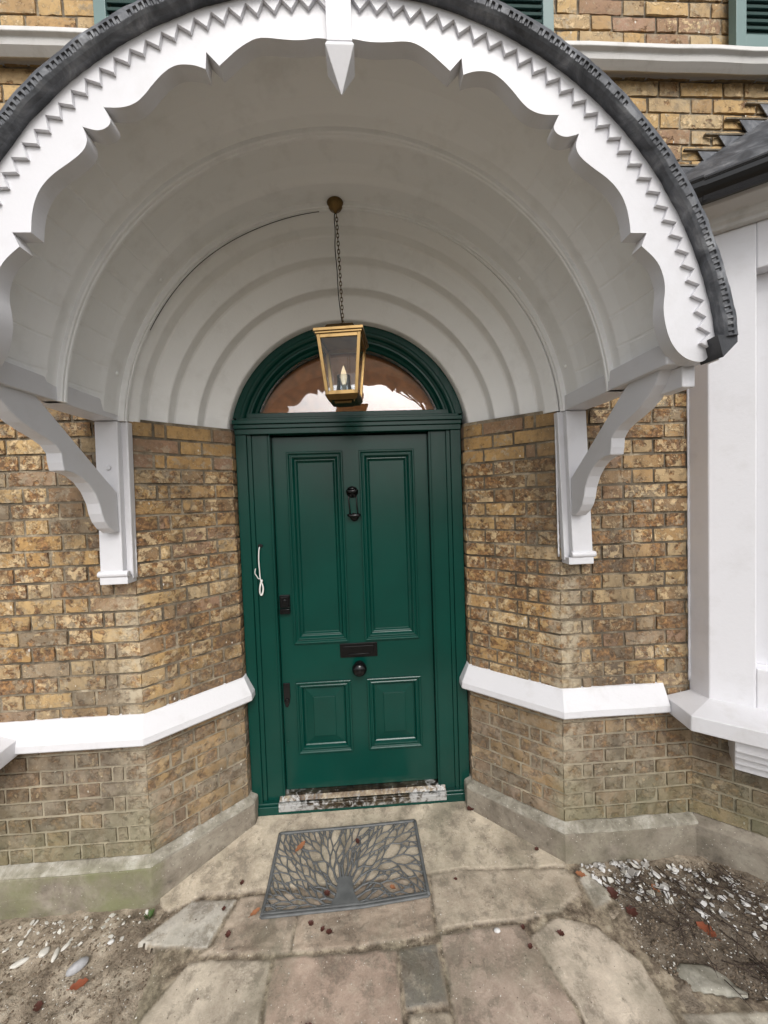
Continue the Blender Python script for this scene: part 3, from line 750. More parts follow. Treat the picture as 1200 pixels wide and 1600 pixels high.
# strip between traced edge and outer circle: project each edge vertex to an outer vertex in order
n=len(hp)
outer=[]
a0=math.pi/2-.006
for i in range(n):
    # monotone blend along arc
    outer.append(None)
run=a0
mono=[]
for a in angs:
    run=min(run,a+.0); mono.append(run)
for i in range(n):
    a=mono[i]; outer.append((bx+RO*math.cos(a),bz+RO*math.sin(a)))
outer=outer[n:]
mb=MB()
for s in (1,-1):
    def mx(p): return (bx+s*(p[0]-bx),p[1])
    I=[mx(p) for p in hp]; Oo=[mx(p) for p in outer]
    poly=I+Oo[::-1]
    # dedupe
    pl=[]
    for q in poly:
        if not pl or math.dist(q,pl[-1])>1e-5: pl.append(q)
    if s<0: pl=pl[::-1]
    mb.prism(pl,'y',-1.100,-1.056)
barge=cpart(mb,'bargeboard',M_white,bevel=.003,segs=2,ang=30)
# applied zig-zag strip
mb=MB(); nt_=33; at_,ab=R(90),R(6.2)
for s in (1,-1):
    inn=[];outp=[]
    for i in range(2*nt_+1):
        a=R(90)-i*(at_-ab)/(2*nt_); r=1.136 if i%2==0 else 1.104
        r+=random.uniform(-.002,.002)
        inn.append((bx+s*r*math.cos(a),bz+r*math.sin(a))); outp.append((bx+s*1.165*math.cos(a),bz+1.165*math.sin(a)))
    for i in range(2*nt_):
        q=[inn[i],inn[i+1],outp[i+1],outp[i]]
        ps=[(p[0],-1.1115,p[1]) for p in q]+[(p[0],-1.1005,p[1]) for p in q]
        mb.add(ps,[(0,1,2,3),(0,1,5,4),(2,3,7,6)])
o=cpart(mb,'zigzag_trim',M_white)
# centre pendant
mb=MB(); px=.054
mb.box(px-.035,px+.035,-1.165,-1.095,3.130,3.42)
vs=[(px-.035,-1.165,3.128),(px+.035,-1.165,3.128),(px+.035,-1.095,3.128),(px-.035,-1.095,3.128),(px-.040,-1.170,3.116),(px+.040,-1.170,3.116),(px+.040,-1.090,3.116),(px-.040,-1.090,3.116),(px,-1.130,3.018)]
mb.add(vs,[(0,1,2,3),(0,1,5,4),(1,2,6,5),(2,3,7,6),(3,0,4,7),(4,5,8),(5,6,8),(6,7,8),(7,4,8)])
cpart(mb,'pendant',M_white,bevel=.002)
# lead roof with a dressed rolled edge
LP=[(1.158,-1.060),(1.150,-1.115),(1.148,-1.130),(1.151,-1.141),(1.157,-1.147),(1.1585,-1.148),(1.171,-1.151),(1.1725,-1.151),(1.184,-1.148),(1.193,-1.142),(1.203,-1.128),(1.213,-1.105),(1.220,-1.07),(1.222,-.9),(1.222,-.6),(1.222,-.383),(1.158,-.383)]
nl=1500; rnd=[random.random() for _ in range(400)]
def leadadj(r,y,a):
    e=.0022*noise.noise(Vector((a*16,y*8,1)))+.0012*noise.noise(Vector((a*60,y*30,1)))
    return e
mb=MB(); a_=R(7.4)
vs=[];fs=[];m=len(LP)
for r,y in LP:
    for k in range(nl+1):
        a=a_+(math.pi-2*a_)*k/nl; rr=r+leadadj(r,y,a); yy=y
        if 1.158<r<1.1715 and y<-1.14:
            seg=a*1.18/.0175+.6*noise.noise(Vector((a*11,1,1))); i=int(seg)%400; f=seg%1
            if f<.5 and rnd[i]>.10 and noise.noise(Vector((a*6,3,1)))>-.45: yy+=.0040+.0015*rnd[(i*3)%400]; 
        yy+=.003*noise.noise(Vector((a*20,r*30,5)))
        vs.append((bx+rr*math.cos(a),yy,bz+rr*math.sin(a)))
for i in range(m):
    j=(i+1)%m
    for k in range(nl): fs.append((i*(nl+1)+k,i*(nl+1)+k+1,j*(nl+1)+k+1,j*(nl+1)+k))
fs+=[tuple(i*(nl+1) for i in range(m)),tuple(i*(nl+1)+nl for i in range(m))]
mb.add(vs,fs,False)
cpart(mb,'lead_roof',M_lead,recalc=True)
# folded corner tips of the lead
for s in (1,-1):
    mb=MB()
    def q(x,y,z): return (bx+s*(x-bx),y,z)
    vs=[q(1.150,-1.150,2.330),q(1.236,-1.128,2.338),q(1.232,-1.132,2.316),q(1.166,-1.152,2.264),q(1.158,-1.062,2.330),q(1.250,-1.06,2.336),q(1.240,-1.07,2.316),q(1.172,-1.07,2.268)]
    mb.add(vs,[(0,1,2,3),(4,5,6,7),(0,1,5,4),(1,2,6,5),(2,3,7,6),(3,0,4,7)])
    cpart(mb,'lead_drip',M_leadd)

# ------------------------------------------------------------------ door frame, fanlight, door
fr=MB()
for s in (-1,1):
    def bxs(a,b,y0,y1,z0,z1): fr.box(*sorted((s*a,s*b)),y0,y1,z0,z1)
    bxs(.470,.575,.006,.13,.0,2.272)
    bxs(.575,.600,-.004,.13,-.02,2.272)
    bxs(.600,.662,-.016,.13,-.02,2.272)
    bxs(.480,.486,.001,.006,.0,2.272)
frame=part(fr,'door_frame',M_green,bevel=.003)
mb=MB()
mb.box(-.668,.668,-.048,.13,2.328,2.352); mb.box(-.664,.664,-.036,.13,2.304,2.3278); mb.box(-.662,.662,-.026,.13,2.272,2.3038)
mb.box(-.655,.655,-.010,.13,2.3522,2.372); mb.box(-.60,.60,.012,.13,2.3722,2.402)
part(mb,'transom',M_green,parent=frame,bevel=.003)
mb=MB()
revolve(mb,[(.70,.0),(.658,.0),(.650,-.004),(.640,-.004),(.632,.004),(.626,.018),(.616,.022),(.610,.016),(.600,.016),(.593,.026),(.588,.038),(.576,.044),(.570,.054),(.570,.11),(.70,.11)],0,2.215,2.372,n=200,closed=True,smooth=False)
fan=part(mb,'fanlight',M_green)
mb=MB(); pts=[(0.574*math.cos(a),2.215+0.574*math.sin(a)) for a in [math.asin(.18/.574)+(math.pi-2*math.asin(.18/.574))*i/48 for i in range(49)]]
mb.prism(pts,'y',.078,.082); mb.v=[(x,y+(z-2.58)*.098+.004,z) for x,y,z in mb.v]; part(mb,'pane',M_glass,parent=fan)
mb=MB(); pts=[(.60*math.cos(math.pi*i/48),2.30+.50*math.sin(math.pi*i/48)) for i in range(49)]
mb.prism(pts,'y',.125,.13); part(mb,'backing',M_backing,parent=fan)  # added panel behind the glass; its colour stands in for the lit brown hall
# cill and threshold
mb=MB(); mb.box(-.66,.66,-.030,.05,-.03,.052); mb.box(-.66,.66,-.022,.05,.052,.068); part(mb,'door_cill',M_green,parent=frame,bevel=.006,segs=3)
mb=MB()
pr=[(.052,.070),(.052,.094),(.020,.094),(.006,.088),(-.012,.072),(-.0245,.060),(-.0345,.056),(-.0345,.022),(-.031,.020),(-.031,.070)]
mb.add([(x,y,z) for x in (-.503,.512) for y,z in pr],[tuple(range(10)),tuple(range(10,20))]+[(i,(i+1)%10,10+(i+1)%10,10+i) for i in range(10)])
part(mb,'threshold',M_thr,parent=frame,bevel=.002)
# leaf
dr=MB(); Y0,Y1=.045,.095
X=[-.468,-.382,-.052,.052,.382,.468]; Z=[.096,.322,.765,1.008,2.170,2.262]
for (x0,x1,z0,z1) in ((X[0],X[1],Z[0],Z[5]),(X[2],X[3],Z[0],Z[5]),(X[4],X[5],Z[0],Z[5])): dr.box(x0,x1,Y0,Y1,z0,z1)
for x0,x1 in ((X[1],X[2]),(X[3],X[4])):
    for z0,z1 in ((Z[0],Z[1]),(Z[2],Z[3]),(Z[4],Z[5])): dr.box(x0,x1,Y0,Y1,z0,z1)
door=part(dr,'door',M_green)
def framed(mb,x0,x1,z0,z1,prof):
    vs=[];fs=[]
    for d,y in prof: vs+=[(x0+d,y,z0+d),(x1-d,y,z0+d),(x1-d,y,z1-d),(x0+d,y,z1-d)]
    for i in range(len(prof)-1):
        for k in range(4): fs.append((i*4+k,i*4+(k+1)%4,(i+1)*4+(k+1)%4,(i+1)*4+k))
    b=(len(prof)-1)*4; fs.append((b,b+1,b+2,b+3)); mb.add(vs,fs)
for x0,x1 in ((X[1],X[2]),(X[3],X[4])):
    mb=MB(); framed(mb,x0-.003,x1+.003,Z[3]-.003,Z[4]+.003,[(0,.046),(0,.034),(.004,.031),(.010,.031),(.014,.035),(.018,.040),(.022,.041),(.026,.038),(.032,.038),(.037,.043),(.043,.052),(.047,.055),(.051,.054),(.056,.058),(.062,.066),(.066,.067)])
    part(mb,'panel',M_green,parent=door,bevel=.0008,segs=1)
    mb=MB(); framed(mb,x0-.003,x1+.003,Z[1]-.003,Z[2]+.003,[(0,.046),(0,.034),(.004,.031),(.010,.031),(.014,.035),(.018,.040),(.023,.041),(.027,.038),(.033,.038),(.038,.045),(.043,.056),(.048,.060),(.052,.061),(.100,.052),(.1005,.048),(.104,.047)])
    part(mb,'panel',M_green,parent=door,bevel=.0008,segs=1)
# letter plate
mb=MB(); mb.box(-.108,.121,.036,.046,.908,.994)
mb.box(-.085,.098,.031,.036,.925,.978); mb.tube([(-.060,.028,.930),(.074,.028,.930)],.004,8)
part(mb,'letterbox',M_black,parent=door,bevel=.003)
mb=MB(); mb.lathe([(.0,.046),(.034,.046),(.034,.040),(.022,.036),(.022,.030),(.036,.024),(.044,.010),(.045,-.002),(.041,-.016),(.031,-.028),(.018,-.034),(.001,-.036)],(.008,0,.848),'y',32); part(mb,'knob',M_black,parent=door)
# knocker: top boss, twin bars, bottom striker
kn=MB(); kx=.002
kn.lathe([(.0,.045),(.034,.045),(.036,.038),(.030,.030),(.020,.024),(.012,.014),(.001,.010)],(kx,0,1.922),'y',20,sx=1.0)
kn.tube([(kx-.034,.022,1.930),(kx-.018,.016,1.926),(kx+.018,.016,1.926),(kx+.034,.022,1.930)],[.007,.012,.012,.007],10)
kn.tube([(kx-.026,.020,1.946),(kx,.016,1.940),(kx+.026,.020,1.946)],[.004,.008,.004],8)
knocker=part(kn,'knocker',M_black,parent=door)
kn=MB()
for s in (-1,1): kn.tube([(kx+s*.020,.018,1.915),(kx+s*.024,.010,1.88),(kx+s*.022,.010,1.82),(kx+s*.024,.014,1.785)],.0042,8)
kn.tube([(kx-.040,.016,1.784),(kx-.024,.012,1.780),(kx,.010,1.779),(kx+.024,.012,1.780),(kx+.040,.016,1.784)],[.006,.013,.011,.013,.006],10)
kn.lathe([(.0,.045),(.024,.045),(.026,.036),(.018,.026),(.006,.022)],(kx,0,1.770),'y',16)
kn.v=[(x+.008*(1.92-z)/.15,y,z) for x,y,z in kn.v]
part(kn,'knocker_striker',M_black,parent=door)
# night latch, escutcheon, small keyhole
mb=MB(); mb.box(-.460,-.398,.030,.046,1.236,1.312); mb.box(-.452,-.406,.024,.030,1.244,1.304); mb.lathe([(.0,.020),(.012,.020),(.013,.024)],(-.428,0,1.276),'y',16)
mb.box(-.460,-.398,.022,.046,1.200,1.230); mb.tube([(-.458,.020,1.226),(-.400,.020,1.226)],.005,8)
part(mb,'night_latch',M_black,parent=door,bevel=.004)
mb=MB(); mb.prism([(-.462,.768),(-.422,.768),(-.422,.680),(-.426,.650),(-.434,.625),(-.443,.616),(-.452,.625),(-.459,.650),(-.462,.680)],'y',.037,.046)
mb.lathe([(.0,.030),(.011,.030),(.013,.037)],(-.441,0,.662),'y',16); part(mb,'keyhole_cover',M_black,parent=door,bevel=.002)
mb=MB(); mb.lathe([(.0,.040),(.005,.040),(.007,.0445)],(-.447,0,.40),'y',12); part(mb,'screw_plug',M_green,parent=door)
# hole and loose bell wire on the left jamb
mb=MB(); mb.lathe([(.0,-.0035),(.009,-.0035),(.010,.001)],(-.550,0,1.622),'y',12,sx=1.5); part(mb,'drilled_hole',M_hole,parent=frame)
mb=MB()
wp=[(-.553,.004,1.622),(-.556,-.010,1.600),(-.559,-.012,1.56),(-.560,-.010,1.52),(-.558,-.009,1.47),(-.557,-.010,1.43),(-.553,-.012,1.415),(-.546,-.014,1.400),(-.540,-.014,1.375),(-.545,-.015,1.345),(-.556,-.014,1.330),(-.563,-.013,1.345),(-.561,-.012,1.38),(-.553,-.012,1.410),(-.546,-.010,1.422)]
def smooth3(P,it=2):
    P=[Vector(p) for p in P]
    for _ in range(it):
        Q=[P[0]]
        for a,b in zip(P[:-1],P[1:]): Q+= [a*.75+b*.25,a*.25+b*.75]
        P=Q+[P[-1]]
    return P
mb.tube(smooth3(wp),.0032,8)
mb.tube(smooth3([(p[0]+.004,p[1]-.005,p[2]-.004) for p in wp[6:]]),.0028,8)
mb.tube(smooth3([(-.557,-.012,1.43),(-.566,-.010,1.425),(-.577,-.016,1.45),(-.585,-.018,1.462),(-.578,-.020,1.490)]),[.0045]*6+[.002]*(len(smooth3([0]*0 or [(0,0,0)]*5))-6) if False else .0028,8)
wire=mb.build('bell_wire',M_wire); tag(wire,'loose white bell wire coiled and hanging from a hole in the green door frame','cable')

# ------------------------------------------------------------------ bay windows either side
def bay(side):
    s=side
    def W(p): return (s*p[0],p[1])
    P0=O((1.745,-.385)); P1=O((1.745,-.5)); P2=P1+O((.8,-.6))*1.25; P3=O((4,P2.y))
    def path(off=0,start=P0):
        pts=[P0,P1,P2,P3]
        if s<0: pts=[O((-p.x,p.y)) for p in pts][::-1]
        return [(p.x,p.y) for p in pts]
    root=MB()
    # walls round a window opening in the canted face
    z0,z1=.80,3.06; wz0,wz1=1.02,2.855; t0,t1=.168,1.02
    U=O((.8,-.6)); Nn=O((-.6,-.8))
    def slabq(t_a,t_b,za,zb,o0=0,o1=-.12,m=root):
        q=[P1+U*t_a+Nn*o0,P1+U*t_b+Nn*o0,P1+U*t_b+Nn*o1,P1+U*t_a+Nn*o1]
        vs=[(s*p.x,p.y,z) for z in (za,zb) for p in q]
        m.add(vs,[(0,3,2,1),(4,5,6,7),(0,1,5,4),(1,2,6,5),(2,3,7,6),(3,0,4,7)])
    corner=[P0,P1,P1+U*t0,P1+U*t0-Nn*.12,O((1.86,-.385))]
    root.prism([(s*p.x,p.y) for p in corner],'z',z0,z1)
    slabq(t0,t1,z0,wz0); slabq(t0,t1,wz1,z1); slabq(t1,1.25,z0,z1)
    a=P2; root.prism([(s*p[0],p[1]) for p in ((a.x,a.y),(4,a.y),(4,a.y+.12),(a.x-.05,a.y+.12))],'z',z0,z1)
    bw=part(root,'bay_window',M_stucco,bevel=.005)
    def bp_(m_,name,mt,**k): return part(m_,name,mt,parent=bw,**k)
    m_=MB(); slabq(t0,t0+.06,wz0,wz1,-.075,-.11,m_); slabq(t1-.06,t1,wz0,wz1,-.075,-.11,m_); slabq(t0+.06,t1-.06,wz1-.06,wz1,-.075,-.11,m_); slabq(t0+.06,t1-.06,wz0,wz0+.07,-.075,-.11,m_); slabq(t0+.06,t1-.06,1.92,1.965,-.075,-.11,m_)
    bp_(m_,'sash_frame',M_white,bevel=.003)
    m_=MB(); slabq(t0+.06,t1-.06,wz0+.07,wz1-.06,-.092,-.096,m_); bp_(m_,'pane',M_winglass)
    m_=MB(); slabq(t0-.03,t1+.03,wz0-.03,wz1+.03,-.125,-.130,m_); bp_(m_,'net_curtain',M_lining)
    # sill: a deep projecting slab following the bay
    m_=MB(); pp=path()
    sp=[O((1.755,-.40)),P1,P2,P3]; pr=[(-.12,.835),(.0,.832),(.02,.826),(.148,.795),(.150,.722),(.135,.716),(-.12,.716)]
    if s<0: sp=[O((-p.x,p.y)) for p in sp][::-1]
    sweep(m_,[(p.x,p.y) for p in sp],pr); bp_(m_,'sill',M_course,bevel=.004)
    m_=MB(); sweep(m_,path(),[(-.1,3.06),(.035,3.06),(.035,3.075),(.05,3.085),(.06,3.11),(.13,3.125),(.14,3.14),(.14,3.20),(-.1,3.20)]); bp_(m_,'eaves_fascia',M_oldwhite,bevel=.004)
    # gutter
    gp=[P1+Nn*.175-U*.30,P1+Nn*.175+U*1.20]
    m_=MB(); z=3.185; vs=[];fs=[]
    prg=[(.060*math.cos(a),.060*math.sin(a)) for a in [math.pi+math.pi*i/10 for i in range(11)]]+[(.068,.004),(.068,.014),(.052,.014),(.052,-.01),(-.052,-.01),(-.052,.014),(-.068,.014),(-.068,.004)]
    for p in gp:
        for o_,h in prg: q=p+Nn*o_; vs.append((s*q.x,q.y,z+h))
    k=len(prg); m_.add(vs,[(i,(i+1)%k,k+(i+1)%k,k+i) for i in range(k)]+[tuple(range(k)),tuple(range(k,2*k))])
    for tc in (-.10,.45,1.0):
        vs=[]
        for t_ in (tc,tc+.06):
            for o_,h in prg: q=P1+Nn*.175+U*t_+Nn*o_*1.10; vs.append((s*q.x,q.y,z+h*1.12+.001))
        m_.add(vs,[(i,(i+1)%k,k+(i+1)%k,k+i) for i in range(k)]+[tuple(range(k)),tuple(range(k,2*k))])
    bp_(m_,'gutter',M_gutter,bevel=.002)
    # lead roof plane rising to the wall
    m_=MB(); sl=1.03
    def rz(p): return 3.205+sl*max(0,-( (p-(P1+Nn*.16)).dot(Nn)))
    a=P1+Nn*.16-U*.34; b=P1+Nn*.16+U*1.3; c=O((2.95,YW+.002)); d=O((1.42,YW+.002))
    vs=[]
    nn=14
    for j in range(nn+1):
        for i in range(nn+1):
            p=a.lerp(b,i/nn).lerp(d.lerp(c,i/nn),j/nn); vs.append((s*p.x,p.y,rz(p)+.004*noise.noise(Vector((p.x*5,p.y*5,0)))))
    m_.add(vs,[(j*(nn+1)+i,j*(nn+1)+i+1,(j+1)*(nn+1)+i+1,(j+1)*(nn+1)+i) for j in range(nn) for i in range(nn)],True)
    bp_(m_,'bay_roof',M_lead,recalc=False)
    # stepped flashing on the brick
    m_=MB(); fl_=MB()
    step=.0765; dx=.1085
    x=1.36; z=3.245
    pts=[]
    for i in range(13):
        pts.append((x,z)); pts.append((x+.165,z-.004)); x+=dx; z+=step
    for i in range(len(pts)-1):
        (xa,za),(xb,zb)=pts[i],pts[i+1]
        if i%2==0: # horizontal top edge: strip down to roof line
            q=[(xa,za),(xb,zb),(xb+.06,zb-.13),(xa+.075,za-.092),(xa+.057,za-.081)]
            m_.prism([(s*p[0],p[1]) for p in q],'y',YW-.010-.0003*i,YW-.006-.0003*i)
            fl_.box(*sorted((s*(xa-.07),s*(xb+.004))),YW-.016,YW-.002,za+.001,za+.009)
    bp_(m_,'lead_flashing',M_lead); bp_(fl_,'flashing_pointing',M_mortar)
    # corbel under the sill
    m_=MB()
    for k_,(za,zb,o_) in enumerate(((.655,.715,.118),(.612,.654,.090),(.568,.611,.064),(.525,.567,.038))):
        slabq(.075+.004*k_,.40-.004*k_,za,zb,o_-.005,-.10,m_)
    bp_(m_,'corbel',M_course,bevel=.006)
    return bw
bay(1); bay(-1)

# ------------------------------------------------------------------ lantern
lan=empty('hanging_lantern',(-.012,-.425,3.262))
tag(lan,'brass glazed tapering lantern with candle bulb, hanging on a chain under the white arch','lantern')
def lp(mb,name,m,parent=None,**kw):
    o=mb.build(name,m,parent or lan,loc=(0,0,0),**kw); return o
# local coords relative to the empty, z down negative
Rm=Matrix.Rotation(R(-7),4,'Z')
def ploc(z): return O((0.004*(-z)/.5,0,z))
mb=MB(); mb.lathe([(.001,.012),(.036,.012),(.040,.004),(.038,-.008),(.026,-.022),(.010,-.028),(.006,-.040),(.001,-.041)],(0,0,0),'z',24); lp(mb,'ceiling_rose',M_brassd)
mb=MB()
z=-.04; k=0
while z>-.553:
    zc=z-.010; c=O((0.004+.012*(-z-.04)/.5,0,zc)); ax=O((1,0,0)) if k%2 else O((0,1,0))
    pts=[c+ax*(.0055*math.cos(t))+O((0,0,1))*(.0125*math.sin(t)) for t in [2*math.pi*i/10 for i in range(11)]]
    mb.tube(pts,.0019,6,cap=False); z-=.0185; k+=1
lp(mb,'chain',M_chain)
mb=MB(); mb.tube(smooth3([(0,0,-.03),(-.008,0,-.06),(-.004,.004,-.12),(-.010,.003,-.2),(-.002,.004,-.3),(-.002,.004,-.4),(.006,.004,-.5),(.014,.002,-.56)]),.0026,6); lp(mb,'flex',M_hole)
body=Matrix.Translation((.010,0,-.582))@Rm
def T(mb): mb.v=[tuple(body@Vector(v)) for v in mb.v]; return mb
def ring(mb,h0,z0,h1,z1):   # square frustum
    vs=[(-h0,-h0,z0),(h0,-h0,z0),(h0,h0,z0),(-h0,h0,z0),(-h1,-h1,z1),(h1,-h1,z1),(h1,h1,z1),(-h1,h1,z1)]
    mb.add(vs,[(0,3,2,1),(4,5,6,7),(0,1,5,4),(1,2,6,5),(2,3,7,6),(3,0,4,7)])
mb=MB(); ring(mb,.085,-.030,.060,.006); ring(mb,.012,.006,.008,.020); lp(T(mb),'lantern_roof',M_brassd,bevel=.0015); mb=MB(); ring(mb,.113,-.0445,.113,-.0305); ring(mb,.107,-.054,.107,-.045)
lp(T(mb),'lantern_cap',M_brass,bevel=.0015)
ht,hb,zt,zb=.101,.075,-.054,-.318
mb=MB()
def hz(z): return hb+(ht-hb)*(z-zb)/(zt-zb)
for sx in (-1,1):
    for sy in (-1,1):
        a=O((sx*ht,sy*ht,zt)); b=O((sx*hb,sy*hb,zb)); c=(a+b)/2
        w2=.0075
        vs=[]
        for e in (b,a):
            for i,j in ((0,0),(1,0),(1,1),(0,1)): vs.append((e.x-sx*2*w2*i,e.y-sy*2*w2*j,e.z))
        mb.add(vs,[(0,3,2,1),(4,5,6,7),(0,1,5,4),(1,2,6,5),(2,3,7,6),(3,0,4,7)])
for zz,h in ((zt-.008,hz(zt-.008)),(zb+.008,hz(zb+.008))):
    for sx,sy in ((0,-1),(0,1),(-1,0),(1,0)):
        if sx==0: mb.box(-h+.0152,h-.0152,*sorted((sy*(h+.0003),sy*(h-.012))),zz-.0085,zz+.0085)
        else: mb.box(*sorted((sx*(h+.0003),sx*(h-.012))),-h+.0152,h-.0152,zz-.0085,zz+.0085)
lp(T(mb),'lantern_frame',M_brass,bevel=.001)
for sx,sy in ((0,-1),(0,1),(-1,0),(1,0)):
    mb=MB(); ha,hc=hz(zt-.014)-.006,hz(zb+.014)-.006; wa,wc=ha-.010,hc-.010
    if sx==0: vs=[(-wc,sy*hc,zb+.014),(wc,sy*hc,zb+.014),(wa,sy*ha,zt-.014),(-wa,sy*ha,zt-.014)]
    else: vs=[(sx*hc,-wc,zb+.014),(sx*hc,wc,zb+.014),(sx*ha,wa,zt-.014),(sx*ha,-wa,zt-.014)]
    mb.add(vs,[(0,1,2,3)]); lp(T(mb),'glass_pane',M_lglass,recalc=False)
mb=MB(); ring(mb,.066,-.342,.079,-.3185); ring(mb,.038,-.352,.042,-.3425)
for s in (-1,1): mb.lathe([(.001,-.352),(.004,-.348),(.004,-.336)],(s*.055,-.055,0),'z',8)
lp(T(mb),'lantern_base',M_brassd,bevel=.0015)
mb=MB(); mb.lathe([(.001,-.3175),(.030,-.3165),(.032,-.312),(.014,-.322),(.011,-.318),(.011,-.262),(.014,-.258),(.001,-.257)],(0,0,0),'z',20); lp(T(mb),'candle_holder',M_candle)
mb=MB(); mb.lathe([(.001,-.257),(.007,-.256),(.013,-.238),(.0155,-.222),(.013,-.200),(.006,-.178),(.001,-.165)],(0,0,0),'z',20)
mbulb=simple('warm candle bulb',(.8,.6,.35),.15); bs_n=mbulb.node_tree.nodes['Principled BSDF']; bs_n.inputs['Emission Color'].default_value=(1,.78,.5,1); bs_n.inputs['Emission Strength'].default_value=.6
lp(T(mb),'bulb',mbulb)
mb=MB(); mb.lathe([(.001,-.3165),(.046,-.3165),(.048,-.313),(.040,-.290),(.033,-.262),(.031,-.230),(.033,-.215),(.0315,-.215),(.0295,-.230),(.0315,-.262),(.038,-.290),(.045,-.311),(.001,-.3140)],(0,0,0),'z',24); lp(T(mb),'glass_chimney',M_lglass)

# ------------------------------------------------------------------ door mat
Mc=[O((-.471,-.540)),O((.316,-.525)),O((.300,-.140)),O((-.470,-.150))]
def MP(u,v,h=0):   # u 0..1 left-right, v 0..1 front-back
    p=Mc[0].lerp(Mc[1],u).lerp(Mc[3].lerp(Mc[2],u),v); return O((p.x,p.y,gz(p.x,p.y)+.012+h))
mb=MB()
def mstrip(pts,w,h=.012):
    P=[MP(*p) for p in pts]; mb.tube([p+O((0,0,.004)) for p in P],w,6,flat=.7)
e=.012
for a,b in (((0,0),(1,0)),((1,0),(1,1)),((1,1),(0,1)),((0,1),(0,0))):
    mstrip([(a[0]+(b[0]-a[0])*i/20*1.0,a[1]+(b[1]-a[1])*i/20) for i in range(21)],.009)
mstrip([(.0+i/20,.035) for i in range(21)],.008)
rm=random.Random(11)
# trunk
tr=[MP(.40,.03,.001),MP(.58,.03,.001),MP(.545,.16,.001),MP(.53,.36,.001),MP(.44,.36,.001),MP(.435,.16,.001)]
vs=[p+O((0,0,.002)) for p in tr]+[p+O((0,0,.010)) for p in tr]
mb.add(vs,[tuple(range(6,12)),tuple(range(5,-1,-1))]+[(i,(i+1)%6,6+(i+1)%6,6+i) for i in range(6)])
AS=2.03
occ=[]
import heapq
queue=[]
def occupied(u,v,own,r):
    for (a,b,o,s_) in occ:
        if o!=own and abs(a-u)*AS<r and abs(b-v)<r and ((a-u)*AS)**2+(b-v)**2<r*r: return True
    return False
bid=[0]
def branch(u,v,ang,w,depth,parent=-1):
    bid[0]+=1; me=bid[0]; pts=[(u,v)]; a=ang; bend=rm.uniform(-.25,.25); n=0
    L0=rm.uniform(.07,.12)*(1.2 if depth==0 else 1); stp=.012; hit=False; loc=[]
    while n*stp<L0:
        a+=bend*stp/L0; u+=math.cos(a)*stp/AS; v+=math.sin(a)*stp; n+=1
        pts.append((min(.996,max(.004,u)),min(.985,max(.03,v)))); loc.append((u,v))
        if not(.006<u<.994 and .03<v<.98): hit=True; break
        if n*stp>.030:
            c=False
            for (p,q_,o,s_) in occ:
                if o!=parent and s_!=parent and ((p-u)*AS)**2+(q_-v)**2<.0135**2: c=True; break
            if c: hit=True; break
    for q_ in loc: occ.append((q_[0],q_[1],me,parent))
    if len(pts)>1:
        P=[MP(*p) for p in pts]; m=len(P); w1=max(.0036,w*.86)
        mb.tube([p+O((0,0,.004)) for p in P],[w+(w1-w)*i_/(m-1) for i_ in range(m)],6,flat=.8)
    if hit or depth>13: return
    sp=rm.uniform(.28,.45)
    queue.append((u,v,a+sp,w1,depth+1,me)); queue.append((u,v,a-sp,w1,depth+1,me))
for k,(a0_,u0,v0) in enumerate([(172,.43,.05),(160,.43,.10),(148,.43,.17),(136,.44,.24),(122,.44,.32),(108,.46,.36),(96,.475,.36),(84,.49,.36),(72,.51,.36),(58,.53,.34),(44,.54,.27),(30,.545,.19),(18,.55,.11),(7,.56,.05)]):
    queue.append((u0,v0,R(a0_),.0068,0,-1))
while queue: branch(*queue.pop(0))
matte=mb.build('door_mat',M_mat); tag(matte,'dark grey openwork doormat with a branching tree pattern lying before the green door','doormat')

# ------------------------------------------------------------------ leaves, stones, rubble, twigs, weeds
def gtop(x,y):
    if any(clip_in((x,y),p) for k,p,c in allp): return gz(x,y)+.012
    if clip_in((x,y),bp): return gz(x,y)+.001
    return soilh(x,y)
M_leaf=simple('dry red brown leaf',(.26,.075,.035),.6); M_leafd=simple('dark wet leaf',(.085,.028,.020),.5); M_leafo=simple('orange brown leaf',(.36,.15,.07),.6)
def leaf(x,y,L_,W_,rot,m,label,h=.0,curl=.25):
    mb=MB(); n=8; vs=[];fs=[]
    for i in range(n+1):
        t=i/n; wd=W_*.5*math.sin(math.pi*min(1,t*.97+.03))**.7*(1+.25*math.sin(i*2.3))
        zc=curl*L_*(t-.5)**2
        vs+=[(-wd,(t-.5)*L_,zc+curl*wd*.8+.002),(0,(t-.5)*L_,zc+.001),(wd,(t-.5)*L_,zc+curl*wd*.6+.002)]
    for i in range(n): fs+=[(3*i,3*i+1,3*i+4,3*i+3),(3*i+1,3*i+2,3*i+5,3*i+4)]
    mb.add(vs,fs,True)
    mb.tube([(0,-L_*.5,.001),(0,-L_*.68,.003)],.0012,5)
    o=mb.build('fallen_leaf',m,recalc=False); o.location=(x,y,gtop(x,y)+.003+h); o.rotation_euler=(0,0,rot)
    tag(o,label,'leaf','fallen dry leaves'); return o
leaf(-.340,-.240,.075,.028,R(-35),M_leafo,'long orange brown leaf lying on the upper left of the doormat',.012)
leaf(-.03,-.235,.035,.022,R(20),M_leafd,'small brown leaf at the back middle of the doormat',.012)
leaf(.145,-.475,.030,.022,R(60),M_leafo,'small pink brown leaf near the front right corner of the doormat',.012)
leaf(-.505,-.515,.05,.022,R(-50),M_leafo,'narrow orange leaf beside the left front corner of the doormat')
leaf(1.49,-.745,.070,.055,R(30),M_leaf,'big bright red brown leaf lying on the dark soil at the right')
leaf(1.075,-.50,.045,.03,R(70),M_leafo,'orange leaf on the pale stone by the right brick corner')
leaf(1.40,-.575,.04,.03,R(10),M_leafo,'reddish leaf among white rubble under the right bay')
